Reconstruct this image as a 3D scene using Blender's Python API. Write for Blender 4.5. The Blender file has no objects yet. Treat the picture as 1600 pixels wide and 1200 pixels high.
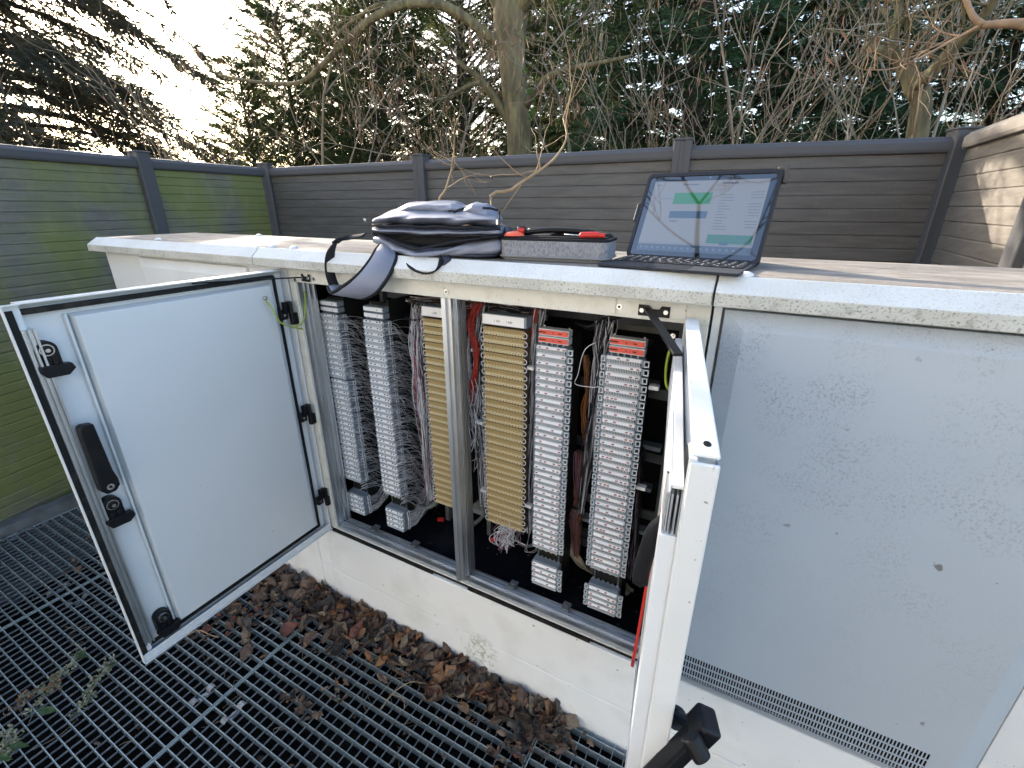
import bpy, math, random
import numpy as np
from mathutils import Vector, Matrix
R = math.radians
scn = bpy.context.scene
col = scn.collection
# ---------------------------------------------------------------- camera
CAM = np.array([0.0, 0.0, 1.5]); FPX = 715.0; TH = R(21.2); YAW = R(28.1)
_fh = np.array([-math.sin(YAW), math.cos(YAW), 0]); _r = np.array([math.cos(YAW), math.sin(YAW), 0]); _u = np.array([0, 0, 1.0])
_fw = _fh*math.cos(TH) - _u*math.sin(TH); _up = _fh*math.sin(TH) + _u*math.cos(TH)
cd = bpy.data.cameras.new('camera'); cam = bpy.data.objects.new('camera', cd); col.objects.link(cam)
cd.sensor_width = 36; cd.lens = 36*FPX/1600; cd.clip_end = 2000; cd.clip_start = 0.02
m = Matrix.Identity(4)
for i in range(3):
    m[i][0] = _r[i]; m[i][1] = _up[i]; m[i][2] = -_fw[i]; m[i][3] = CAM[i]
cam.matrix_world = m
scn.camera = cam
# ---------------------------------------------------------------- sky, sun, exposure
SUN = np.array([-0.850, 0.400, 0.345]); SUN /= np.linalg.norm(SUN)
w = bpy.data.worlds.new('World'); scn.world = w; w.use_nodes = True
nt = w.node_tree; bg = nt.nodes['Background']
sky = nt.nodes.new('ShaderNodeTexSky'); sky.sky_type = 'NISHITA'; sky.sun_disc = False
sky.sun_elevation = math.asin(SUN[2]); sky.sun_rotation = math.atan2(SUN[0], SUN[1])
sky.air_density = 1.0; sky.dust_density = 2.6; sky.ozone_density = 1.2
nt.links.new(sky.outputs[0], bg.inputs[0]); bg.inputs[1].default_value = 0.15
sl = bpy.data.lights.new('sun', 'SUN'); sl.energy = 3.0; sl.angle = R(0.53); sl.color = (1, .90, .76)
so = bpy.data.objects.new('sun', sl); col.objects.link(so)
so.rotation_euler = Vector(SUN.tolist()).to_track_quat('Z', 'Y').to_euler()
vs = scn.view_settings; vs.view_transform = 'Standard'; vs.look = 'None'; vs.gamma = 1; vs.exposure = 2.1
scn.cycles.max_bounces = 6; scn.cycles.diffuse_bounces = 3; scn.cycles.glossy_bounces = 3; scn.cycles.transmission_bounces = 2
scn.cycles.sample_clamp_indirect = 6
# ---------------------------------------------------------------- helpers
def ray(px, py): return _r*(px-800)/FPX - _up*(py-600)/FPX + _fw
def PL(px, py, n, d):
    k = ray(px, py); n = np.array(n, float); return CAM + k*((d - n@CAM)/(n@k))
def PX(px, py, x): return PL(px, py, (1, 0, 0), x)
def PY(px, py, y): return PL(px, py, (0, 1, 0), y)
def PZ(px, py, z): return PL(px, py, (0, 0, 1), z)
class MB:
    def __init__(s): s.v = []; s.f = []; s.mi = []; s.m = 0; s.T = None
    def add(s, vs_, fs):
        b = len(s.v)
        if s.T is not None: vs_ = [tuple(s.T(v)) for v in vs_]
        s.v += [tuple(map(float, v)) for v in vs_]
        s.f += [tuple(i+b for i in f) for f in fs]; s.mi += [s.m]*len(fs); return s
    def box(s, x0, x1, y0, y1, z0, z1):
        return s.add([(x0,y0,z0),(x1,y0,z0),(x1,y1,z0),(x0,y1,z0),(x0,y0,z1),(x1,y0,z1),(x1,y1,z1),(x0,y1,z1)],
            [(0,3,2,1),(4,5,6,7),(0,1,5,4),(1,2,6,5),(2,3,7,6),(3,0,4,7)])
    def cbox(s, c, h, rot=None):
        vs_ = []
        for dz in (-1,1):
            for dx,dy in ((-1,-1),(1,-1),(1,1),(-1,1)):
                p = Vector((dx*h[0],dy*h[1],dz*h[2]))
                if rot is not None: p = rot @ p
                vs_.append((c[0]+p.x,c[1]+p.y,c[2]+p.z))
        return s.add(vs_, [(0,3,2,1),(4,5,6,7),(0,1,5,4),(1,2,6,5),(2,3,7,6),(3,0,4,7)])
    def tube(s, pts, r, n=6, cap=True):
        pts = np.array(pts, float); k = len(pts); r = np.broadcast_to(np.array(r, float), (k,))
        t = np.gradient(pts, axis=0); t /= np.linalg.norm(t, axis=1)[:,None]+1e-12
        ref = np.array([0,0,1.0]) if abs(t[:,2]).mean() < .8 else np.array([1.0,0.2,0])
        a = np.cross(t, ref); a /= np.linalg.norm(a, axis=1)[:,None]+1e-12; b = np.cross(t, a)
        th = np.arange(n)*2*math.pi/n
        vv = (pts[:,None,:] + r[:,None,None]*(a[:,None,:]*np.cos(th)[None,:,None] + b[:,None,:]*np.sin(th)[None,:,None])).reshape(-1,3)
        fs = [(i*n+j, i*n+(j+1)%n, (i+1)*n+(j+1)%n, (i+1)*n+j) for i in range(k-1) for j in range(n)]
        if cap: fs += [tuple(range(n))[::-1], tuple((k-1)*n+j for j in range(n))]
        return s.add(vv.tolist(), fs)
    def cyl(s, p0, p1, r, n=16, r2=None):
        return s.tube([p0, p1], [r, r if r2 is None else r2], n)
    def prism(s, poly, axis, a0, a1):     # poly in the two other axes
        n = len(poly); o = {'x': lambda p,q: (q,p[0],p[1]), 'y': lambda p,q: (p[0],q,p[1]), 'z': lambda p,q: (p[0],p[1],q)}[axis]
        vs_ = [o(p,a0) for p in poly] + [o(p,a1) for p in poly]
        return s.add(vs_, [tuple(range(n))[::-1], tuple(range(n,2*n))] + [(i,(i+1)%n,n+(i+1)%n,n+i) for i in range(n)])
    def grid(s, P):                       # P[i][j] points
        a = len(P); b = len(P[0]); return s.add([p for r_ in P for p in r_], [(i*b+j,i*b+j+1,(i+1)*b+j+1,(i+1)*b+j) for i in range(a-1) for j in range(b-1)])
    def dome(s, c, r, h, n=14, k=4, up=(0,0,1)):
        q = Vector(up).to_track_quat('Z','Y'); vs_ = []
        for i in range(k):
            e = i/k*math.pi/2
            for j in range(n):
                p = q @ Vector((r*math.cos(e)*math.cos(j*2*math.pi/n), r*math.cos(e)*math.sin(j*2*math.pi/n), h*math.sin(e)))
                vs_.append((c[0]+p.x,c[1]+p.y,c[2]+p.z))
        p = q @ Vector((0,0,h)); vs_.append((c[0]+p.x,c[1]+p.y,c[2]+p.z))
        fs = [(i*n+j,i*n+(j+1)%n,(i+1)*n+(j+1)%n,(i+1)*n+j) for i in range(k-1) for j in range(n)]
        fs += [((k-1)*n+j,(k-1)*n+(j+1)%n,k*n) for j in range(n)]
        return s.add(vs_, fs)
ORG = {}
def obj(name, mb, mats, parent=None, smooth=False, bevel=0, seg=2):
    me = bpy.data.meshes.new(name)
    o = bpy.data.objects.new(name, me)
    org = np.zeros(3)
    if parent is not None:
        o.parent = parent; p = parent
        while p.parent is not None: p = p.parent
        org = ORG.get(p.name, org)
    v = np.array(mb.v) - org
    me.from_pydata(v.tolist(), [], mb.f)
    if not isinstance(mats, (list, tuple)): mats = [mats]
    for x in mats: me.materials.append(x)
    if len(mats) > 1: me.polygons.foreach_set('material_index', mb.mi)
    if smooth: me.polygons.foreach_set('use_smooth', [True]*len(me.polygons))
    me.update(); col.objects.link(o)
    if bevel:
        b = o.modifiers.new('b', 'BEVEL'); b.width = bevel; b.segments = seg; b.limit_method = 'ANGLE'; b.angle_limit = R(40)
    return o
def npobj(name, V, F, mats, mi=None, parent=None, smooth=False):   # fast numpy mesh, F (n,k)
    me = bpy.data.meshes.new(name); o = bpy.data.objects.new(name, me); org = np.zeros(3)
    if parent is not None:
        o.parent = parent; p = parent
        while p.parent is not None: p = p.parent
        org = ORG.get(p.name, org)
    V = np.asarray(V, np.float32) - org.astype(np.float32); F = np.asarray(F, np.int32); n, k = F.shape
    me.vertices.add(len(V)); me.vertices.foreach_set('co', V.ravel())
    me.loops.add(n*k); me.loops.foreach_set('vertex_index', F.ravel())
    me.polygons.add(n); me.polygons.foreach_set('loop_start', np.arange(n, dtype=np.int32)*k); me.polygons.foreach_set('loop_total', np.full(n, k, np.int32))
    for x in (mats if isinstance(mats, (list, tuple)) else [mats]): me.materials.append(x)
    if mi is not None: me.polygons.foreach_set('material_index', np.asarray(mi, np.int32))
    if smooth: me.polygons.foreach_set('use_smooth', np.ones(n, bool))
    me.update(calc_edges=True); me.validate(); col.objects.link(o); return o
def tag(o, label=None, cat=None, group=None, kind=None):
    if label: o['label'] = label
    if cat: o['category'] = cat
    if group: o['group'] = group
    if kind: o['kind'] = kind
    return o
def empty(name, loc, label, cat, group=None):
    o = bpy.data.objects.new(name, None); o.empty_display_size = .05; col.objects.link(o)
    o.location = tuple(map(float, loc)); ORG[o.name] = np.array(loc, float); return tag(o, label, cat, group)
def curve_pts(ctrl, n=24):               # Catmull-Rom
    P = np.array(ctrl, float); P = np.vstack([2*P[0]-P[1], P, 2*P[-1]-P[-2]]); out = []
    seg = len(P)-3; per = max(2, n//seg)
    for i in range(seg):
        p0,p1,p2,p3 = P[i:i+4]
        for t in np.linspace(0,1,per,endpoint=False):
            out.append(.5*((2*p1)+(-p0+p2)*t+(2*p0-5*p1+4*p2-p3)*t*t+(-p0+3*p1-3*p2+p3)*t**3))
    out.append(P[-2]); return np.array(out)
# ---------------------------------------------------------------- materials
def mat(name, colr, rough=.5, metal=0, spec=.5, noise=None, bump=None, dirt=None, extra=None):
    """noise=(scale, dark colour, amount); dirt=list of (scale, lo, hi, colour, amount[, stretch]); bump=(scale, strength)"""
    m_ = bpy.data.materials.new(name); m_.use_nodes = True; t = m_.node_tree; N = t.nodes; L = t.links; b = N['Principled BSDF']
    b.inputs['Roughness'].default_value = rough; b.inputs['Metallic'].default_value = metal; b.inputs['Specular IOR Level'].default_value = spec
    tc = N.new('ShaderNodeTexCoord'); cur = None
    rgb = N.new('ShaderNodeRGB'); rgb.outputs[0].default_value = (*colr, 1); cur = rgb.outputs[0]
    def nz(scale, detail=4, stretch=None):
        n = N.new('ShaderNodeTexNoise'); n.inputs['Scale'].default_value = scale; n.inputs['Detail'].default_value = detail
        if stretch:
            mp = N.new('ShaderNodeMapping'); mp.inputs['Scale'].default_value = stretch; L.new(tc.outputs['Object'], mp.inputs[0]); L.new(mp.outputs[0], n.inputs[0])
        else: L.new(tc.outputs['Object'], n.inputs[0])
        return n.outputs[0]
    def mix(fac, a, c2, amt):
        mx = N.new('ShaderNodeMix'); mx.data_type = 'RGBA'
        ml = N.new('ShaderNodeMath'); ml.operation = 'MULTIPLY'; ml.inputs[1].default_value = amt; L.new(fac, ml.inputs[0]); L.new(ml.outputs[0], mx.inputs[0])
        L.new(a, mx.inputs[6]); mx.inputs[7].default_value = (*c2, 1); return mx.outputs[2]
    def ramp(src, lo, hi):
        r_ = N.new('ShaderNodeMapRange'); r_.inputs[1].default_value = lo; r_.inputs[2].default_value = hi; r_.clamp = True; L.new(src, r_.inputs[0]); return r_.outputs[0]
    if noise: cur = mix(ramp(nz(noise[0], 6), .35, .65), cur, noise[1], noise[2])
    for d in (dirt or []): cur = mix(ramp(nz(d[0], 5, d[5] if len(d) > 5 else None), d[1], d[2]), cur, d[3], d[4])
    if extra: cur = extra(N, L, tc, cur, mix, ramp, nz)
    L.new(cur, b.inputs['Base Color'])
    if bump:
        bp = N.new('ShaderNodeBump'); bp.inputs['Strength'].default_value = bump[1]; bp.inputs['Distance'].default_value = bump[2] if len(bump) > 2 else .002
        L.new(nz(bump[0], 5, bump[3] if len(bump) > 3 else None), bp.inputs['Height']); L.new(bp.outputs[0], b.inputs['Normal'])
    m_.diffuse_color = (*colr, 1)
    return m_
def zmask(N, L, tc, z0, z1, axis=2):
    sp = N.new('ShaderNodeSeparateXYZ'); L.new(tc.outputs['Object'], sp.inputs[0])
    r_ = N.new('ShaderNodeMapRange'); r_.inputs[1].default_value = z0; r_.inputs[2].default_value = z1; r_.clamp = True; L.new(sp.outputs[axis], r_.inputs[0]); return r_.outputs[0]
def mult(N, L, a, b):
    m2 = N.new('ShaderNodeMath'); m2.operation = 'MULTIPLY'; L.new(a, m2.inputs[0]); L.new(b, m2.inputs[1]); return m2.outputs[0]
WHITE = (.74,.745,.73)
def lip_dirt(N, L, tc, cur, mix, ramp, nz):
    g = ramp(nz(9,6,(1,1,2)), .30, .62); f = ramp(nz(300,4), .52, .66)
    return mix(mult(N, L, f, g), cur, (.30,.29,.26), .35)
def spot(N, L, tc, c, rad):
    v = N.new('ShaderNodeVectorMath'); v.operation = 'DISTANCE'; v.inputs[1].default_value = c; L.new(tc.outputs['Object'], v.inputs[0])
    r_ = N.new('ShaderNodeMapRange'); r_.inputs[1].default_value = rad; r_.inputs[2].default_value = rad*.3; r_.clamp = True; L.new(v.outputs['Value'], r_.inputs[0]); return r_.outputs[0]
M = {}
M['paint'] = mat('white_paint', WHITE, .38, dirt=[(4,.45,.75,(.60,.60,.57),.45),(190,.70,.74,(.12,.11,.09),.7)], bump=(260,.05,.0006))
M['panel_in'] = mat('grey_panel_paint', (.66,.68,.68), .36, dirt=[(2.5,.4,.7,(.60,.62,.63),.5),(60,.74,.77,(.25,.24,.22),.6)])
M['paint_door'] = mat('white_paint_door', (.72,.735,.74), .34, dirt=[(2.5,.4,.7,(.62,.64,.65),.5),(60,.74,.77,(.25,.24,.22),.6)])
M['paint_cream'] = mat('cream_frame_paint', (.72,.70,.62), .42, dirt=[(30,.5,.7,(.55,.52,.43),.5),(170,.68,.73,(.14,.12,.09),.8)])
M['panel'] = mat('grey_panel_paint_mouldy', (.46,.50,.535), .42, dirt=[(3,.4,.7,(.40,.44,.475),.5)],
    extra=lambda N,L,tc,cur,mix,ramp,nz: mix(mult(N,L,mult(N,L,ramp(nz(320,6,(1,1,.8)),.50,.72),ramp(nz(11,6),.42,.64)),zmask(N,L,tc,.45,1.15)),
        mix(mult(N,L,ramp(nz(34,2),.72,.75),ramp(nz(6,2),.5,.6)),cur,(.12,.105,.09),.8), (.22,.22,.22), .75))
M['lid'] = mat('white_lid_paint', (.72,.73,.70), .5, dirt=[(7,.4,.7,(.55,.53,.47),.5),(260,.58,.70,(.40,.38,.35),.3)], extra=lip_dirt, bump=(150,.15,.001))
M['lid_edge'] = mat('dirty_lid_edge', (.60,.59,.53), .55, dirt=[(9,.38,.65,(.42,.40,.34),.6),(240,.54,.66,(.13,.12,.10),.75),(40,.6,.72,(.25,.23,.19),.6)], bump=(150,.15,.001))
M['lid_top'] = mat('weathered_lid_top', (.33,.29,.245), .7, dirt=[(7,.38,.62,(.19,.165,.14),.85,(1,4,1)),(45,.5,.7,(.12,.105,.085),.6,(1,2,1)),(120,.6,.7,(.45,.42,.37),.5)], bump=(120,.2,.001))
M['plinth'] = mat('white_plinth', (.88,.88,.86), .5, dirt=[(8,.5,.75,(.66,.64,.58),.4),(70,.72,.75,(.12,.11,.09),.8)],
    extra=lambda N,L,tc,cur,mix,ramp,nz: mix(mult(N,L,ramp(nz(75,5),.46,.58),spot(N,L,tc,(.10,-.2,.10),.085)),cur,(.36,.37,.24),.8))
M['alu'] = mat('aluminium_profile', (.62,.64,.66), .33, .85, dirt=[(20,.45,.7,(.42,.42,.40),.5,(1,1,.3))])
M['galv'] = mat('galvanised_steel', (.36,.44,.46), .5, .6, dirt=[(12,.4,.65,(.34,.41,.45),.6),(160,.55,.7,(.6,.66,.68),.5)])
M['galv_clip'] = mat('galvanised_clip', (.30,.32,.34), .4, .8)
M['galv_dim'] = mat('dull_galvanised_steel', (.21,.235,.26), .6, .5, dirt=[(15,.4,.65,(.13,.14,.16),.7)])
M['black'] = mat('black_plastic', (.0045,.0047,.006), .45, 0, .3, dirt=[(25,.55,.8,(.014,.014,.016),.5)])
M['rubber'] = mat('black_rubber_gasket', (.010,.010,.009), .7, 0, .3, dirt=[(40,.5,.7,(.05,.043,.032),.6)])
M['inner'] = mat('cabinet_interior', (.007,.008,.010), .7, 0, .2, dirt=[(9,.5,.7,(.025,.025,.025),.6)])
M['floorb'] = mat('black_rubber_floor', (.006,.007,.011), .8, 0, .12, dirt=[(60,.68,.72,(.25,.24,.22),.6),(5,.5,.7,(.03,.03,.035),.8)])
M['ceilin'] = mat('interior_ceiling', (.42,.40,.34), .6, dirt=[(10,.4,.7,(.25,.24,.2),.6)])
M['plate'] = mat('dark_guide_plate', (.012,.014,.011), .6, 0, .3)
M['tgrey'] = mat('grey_terminal_plastic', (.22,.26,.30), .4)
M['tlight'] = mat('light_terminal_plastic', (.62,.65,.67), .35)
M['tlabel'] = mat('white_terminal_label', (.88,.88,.88), .3)
M['tdark'] = mat('dark_terminal_slot', (.006,.006,.007), .6, 0, .2)
M['tred'] = mat('red_terminal_mark', (.36,.13,.10), .5)
M['redlab'] = mat('red_label', (.72,.085,.05), .35)
M['gold'] = mat('beige_gold_terminal', (.44,.32,.135), .4)
M['goldl'] = mat('pale_gold_contact', (.78,.68,.42), .35, .1)
M['goldd'] = mat('dark_gold_gap', (.10,.07,.03), .6)
M['steel'] = mat('bright_steel', (.60,.60,.58), .25, 1)
M['brass'] = mat('brass_screw', (.75,.55,.15), .3, .9)
M['w_white'] = mat('wire_white', (.78,.78,.80), .4)
M['w_grey'] = mat('wire_grey', (.40,.41,.45), .4)
M['w_dark'] = mat('wire_dark', (.02,.02,.027), .4)
M['w_red'] = mat('wire_red', (.42,.035,.02), .4)
M['w_brown'] = mat('wire_brown', (.20,.08,.04), .4)
M['w_orange'] = mat('wire_orange', (.40,.15,.03), .4)
M['w_violet'] = mat('wire_violet', (.22,.12,.17), .4)
M['cable'] = mat('grey_sheathed_cable', (.16,.17,.17), .45)
M['cableb'] = mat('beige_sheathed_cable', (.34,.31,.25), .5)
M['earth'] = mat('green_yellow_wire', (.36,.45,.05), .4)
M['red'] = mat('red_plastic', (.60,.03,.02), .35)
M['orange'] = mat('orange_plastic', (.85,.12,.05), .4)
M['tie'] = mat('white_nylon', (.75,.75,.74), .4)
def fence_mat(name, base, moss):
    def ex(N,L,tc,cur,mix,ramp,nz):
        if moss: cur = mix(ramp(nz(2.6,6,(1,1,.7)),.40,.58), cur, (.165,.185,.050), .9); cur = mix(ramp(nz(14,5,(1,1,.5)),.52,.72), cur, (.22,.215,.10), .6)
        else: cur = mix(mult(N,L,ramp(nz(2.2,4),.42,.66),zmask(N,L,tc,-1.6,-3.6,0)), cur, (.12,.14,.045), .6)
        return cur
    return mat(name, base, .55, dirt=[(16,.4,.65,(base[0]*.6,base[1]*.6,base[2]*.6),.6,(.35,.35,2.5)),(90,.62,.72,(base[0]*1.8,base[1]*1.8,base[2]*1.8),.4)],
        extra=ex, bump=(24,.5,.006,(.5,.5,2.2)))
M['fence'] = fence_mat('grey_composite_board', (.108,.102,.094), False)
M['fence_moss'] = fence_mat('mossy_composite_board', (.17,.16,.13), True)
M['fence_tan'] = mat('tan_composite_board', (.175,.155,.13), .6, dirt=[(16,.4,.65,(.12,.105,.09),.6,(.35,.35,2.5))], bump=(24,.5,.006,(.5,.5,2.2)))
M['post'] = mat('grey_fence_post', (.080,.079,.083), .5, 0, .3, dirt=[(10,.4,.7,(.08,.08,.085),.6)])
M['cap_tan'] = mat('tan_cap_rail', (.20,.18,.16), .5, dirt=[(10,.4,.7,(.14,.125,.11),.6)])
M['kerb'] = mat('dark_steel_kerb', (.13,.14,.15), .5, dirt=[(18,.4,.7,(.05,.05,.045),.7)])
M['soil'] = mat('dark_soil', (.008,.007,.007), .95, 0, .1, noise=(9,(.016,.011,.008),.8), bump=(30,.8,.03))
M['grass'] = mat('rough_ground', (.07,.08,.03), .95, noise=(3,(.10,.075,.045),.9), bump=(12,.8,.05))
M['pave'] = mat('pale_concrete_paving', (.55,.54,.51), .9, noise=(5,(.45,.44,.41),.8), bump=(60,.3,.004))
M['bagfab'] = mat('grey_blue_coated_fabric', (.20,.215,.27), .42, dirt=[(12,.45,.7,(.16,.175,.22),.5)], bump=(420,.25,.0005))
M['bagweb'] = mat('black_webbing', (.0075,.0075,.010), .7, 0, .3, bump=(600,.3,.0005))
M['bagpad'] = mat('dark_blue_padding', (.018,.021,.038), .6, bump=(420,.25,.0005))
M['felt'] = mat('grey_melange_fabric', (.27,.27,.29), .9, dirt=[(340,.45,.6,(.14,.14,.155),.8,(1,1,.4)),(60,.5,.7,(.36,.36,.37),.4)], bump=(500,.4,.0006))
M['feltb'] = mat('grey_piping', (.22,.22,.225), .8)
M['kbfab'] = mat('dark_keyboard_fabric', (.017,.019,.027), .75, bump=(700,.2,.0003))
M['key'] = mat('black_keys', (.007,.0075,.010), .5)
M['keyl'] = mat('key_legends', (.75,.75,.75), .5)
M['case'] = mat('dark_tablet_case', (.010,.011,.015), .5)
M['grit'] = mat('brown_corner_bumper', (.07,.06,.055), .8)
def bark(name, a, b_, c): return mat(name, a, .9, dirt=[(9,.4,.6,b_,.8,(1,1,.3)),(30,.5,.65,c,.6,(1,1,.25))], bump=(26,.9,.02,(1,1,.22)))
M['bark'] = bark('mossy_bark', (.20,.165,.09), (.09,.07,.04), (.26,.24,.10))
M['barkd'] = bark('dark_bark', (.06,.045,.032), (.03,.022,.016), (.09,.07,.045))
M['twig'] = mat('pale_twigs', (.33,.27,.19), .8, dirt=[(6,.4,.65,(.17,.13,.09),.8)])
M['twigo'] = mat('tan_twigs', (.36,.25,.14), .75, dirt=[(8,.4,.65,(.20,.13,.08),.7)])
M['pod'] = mat('dead_hanging_leaves', (.26,.15,.085), .8, dirt=[(7,.4,.65,(.28,.16,.09),.8)])
def leafm(name, a, b_, tr=.25):
    m_ = mat(name, a, .6, spec=.25, dirt=[(1.6,.38,.62,b_,.85),(14,.5,.7,(a[0]*.55,a[1]*.55,a[2]*.6),.5)]); N = m_.node_tree.nodes; L = m_.node_tree.links
    b = N['Principled BSDF']; t = N.new('ShaderNodeBsdfTranslucent'); mx = N.new('ShaderNodeMixShader'); mx.inputs[0].default_value = tr
    src = b.inputs['Base Color'].links[0].from_socket; L.new(src, t.inputs[0]); L.new(b.outputs[0], mx.inputs[1]); L.new(t.outputs[0], mx.inputs[2])
    L.new(mx.outputs[0], N['Material Output'].inputs[0]); return m_
M['conA'] = leafm('cypress_green', (.050,.085,.034), (.13,.135,.04), .35)
M['conB'] = leafm('dark_fir_green', (.048,.100,.046), (.085,.115,.042), .32)
M['conC'] = leafm('grey_brown_spruce', (.058,.062,.042), (.10,.088,.055), .25)
M['ivy'] = leafm('ivy_green', (.07,.13,.03), (.10,.17,.04), .3)
M['sage'] = leafm('pale_green_weed', (.34,.36,.26), (.44,.42,.32), .3)
M['weedg'] = leafm('green_weed_leaf', (.06,.11,.05), (.08,.13,.06), .3)
for k_, a, b_ in (('l1',(.135,.085,.055),(.20,.135,.095)),('l2',(.085,.050,.035),(.125,.080,.055)),('l3',(.20,.090,.040),(.27,.15,.07)),('l4',(.052,.043,.038),(.095,.08,.068)),('l5',(.23,.18,.125),(.15,.11,.075)),('l6',(.11,.038,.028),(.17,.06,.038))):
    M[k_] = mat('dry_leaf_'+k_, a, .65, dirt=[(30,.4,.65,b_,.8),(120,.5,.7,(a[0]*.4,a[1]*.4,a[2]*.4),.5)], bump=(90,.5,.003))
Y0 = .9375
LX = {'x0': -2.41, 's1': -1.38, 's2': -.070, 'x1': .585}
# ================================================================ ground
def sheet(name, x0, x1, y0, y1, z, n, amp, m_, seed=1):
    rg = np.random.RandomState(seed); xs = np.linspace(x0, x1, n); ys = np.linspace(y0, y1, n)
    mb = MB(); mb.grid([[(x, y, z + amp*rg.rand()) for y in ys] for x in xs]); o = obj(name, mb, m_); tag(o, kind='structure'); return o
mb = MB(); mb.add([(-250,-250,-.42),(250,-250,-.42),(250,250,-.42),(-250,250,-.42)], [(0,1,2,3)])
tag(obj('ground', mb, M['grass']), kind='structure')
sheet('soil', -3.3, 1.6, -1.4, 2.9, -.40, 60, .09, M['soil'])
tag(obj('garden_ground', MB().box(-60,60,2.95,60,-.40,-.03).box(-60,-3.75,-30,2.95,-.40,-.03), M['grass']), kind='structure')
tag(obj('added_paving', MB().box(-9,9,-14,-1.5,-.40,-.01), M['pave']), kind='structure')  # unseen pale ground added behind the viewer to bounce light
# ================================================================ floor gratings
def grating(x0, x1, y0, y1, label, clips=()):
    t = empty('floor_grating', ((x0+x1)/2, (y0+y1)/2, 0), label, 'floor grating', 'steel gratings covering the floor')
    mb = MB(); p = .0346; h = .028
    n = int((y1-y0-.01)/p); off = (y1-y0-n*p)/2
    for i in range(n+1):
        y = y0+off+i*p
        if i in (0, n): mb.box(x0, x1, y-.0012, y+.0012, -h, 0)
        else: mb.box(x0+.003, x1-.003, y-.0012, y+.0012, -h, -.0004)
    obj('bearing_bars', mb, M['galv'], t)
    mb = MB(); q = .0333; n = int((x1-x0-.01)/q); off = (x1-x0-n*q)/2
    for i in range(1, n):
        x = x0+off+i*q; mb.box(x-.0009, x+.0009, y0+.003, y1-.003, -.007, -.0012)
    obj('cross_bars', mb, M['galv_dim'], t)
    for xx in (x0, x1-.003): obj('end_bar', MB().box(xx, xx+.0025, y0, y1, -.007, .0009), M['galv'], t)
    for cx, cy, rot in clips:
        mb = MB(); rt = Matrix.Rotation(rot, 3, 'Z')
        def T(v, cx=cx, cy=cy, rt=rt):
            q_ = rt @ Vector((v[0], v[1], v[2])); return (cx+q_.x, cy+q_.y, v[2])
        mb.T = T
        for sx in (-1, 1):
            prof = [(sx*.014, -.010), (sx*.016, -.002), (sx*.021,.004), (sx*.031,.0055), (sx*.038,.001), (sx*.038,-.002), (sx*.030,.003), (sx*.022,.001), (sx*.018,-.005), (sx*.014,-.013)]
            mb.prism(prof, 'y', -.011, .011)
        mb.box(-.016,.016,-.010,.010,-.013,-.011); mb.cyl((0,0,-.012),(0,0,-.004),.006,12); mb.cyl((0,0,-.004),(0,0,-.0035),.003,6)
        obj('clip', mb, M['galv_clip'], t, bevel=.0006, seg=1)
    return t
HP = math.pi/2
c = lambda px, py: (lambda q: (q[0], q[1], HP))(PZ(px, py, 0))
yj = .30
grating(-2.32, -1.322, -.28, .93, 'grating with a weed sprig on it, between two seams left of the leaf litter', [c(317,1085), c(122,937)])
grating(-1.318, -.362, -.28, .93, 'grating under the leaf litter, along the white plinth beside the open right door', [c(365,1113)])
grating(-.358, .60, -.28, .93, 'grating lying beneath the right cabinet door and its handle')
grating(-3.02, -2.324, -.28, .93, 'grating nearest the mossy fence with shiny clips at its edges', [c(91,920), c(20,838), c(60,822)])
grating(-3.02, -2.324, .935, 2.3, 'grating in front of the mossy fence, beyond the open left door')
for x0, x1, lb in ((-2.32,-1.322,'grating nearer the camera, touching the one with the weed sprig'), (-1.318,-.362,'grating nearer the camera, in line with the leaf litter'), (-.358,.6,'grating nearer the camera, below the right door'), (-3.02,-2.324,'grating nearer the camera, next to the mossy fence')):
    grating(x0, x1, -1.45, -.284, lb)
mb = MB(); mb.box(-3.115,-3.035,-1.45,2.45,-.45,.045); mb.box(-3.034,-3.024,-1.45,2.45,-.12,-.004)
tag(obj('kerb', mb, M['kerb'], bevel=.003), kind='structure')
# ---- unseen pale building added behind the viewer; its sunlit wall bounces light onto cabinets
HT = empty('added_house', (-2, -4.6, 0), 'white rendered building, unseen, added behind the viewer to bounce light', 'added_house')
obj('wall', MB().box(-8,5,-9,-4.2,-.4,4.6), mat('white_render', (.82,.81,.79), .9, noise=(3,(.74,.73,.71),.5), bump=(60,.3,.004)), HT)
b_ = MB(); b_.prism([(-9.4,4.45),(-3.9,4.605),(-6.6,6.6)], 'x', -8.3, 5.3); obj('roof', b_, M['lid_top'], HT)
for x in (-6.2, -2.2, 1.8):
    w__ = obj('window', MB().box(x,x+1.2,-4.21,-4.15,1.1,2.3), M['paint'], HT); obj('pane', MB().box(x+.08,x+1.12,-4.149,-4.14,1.18,2.22), M['key'], w__)
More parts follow.
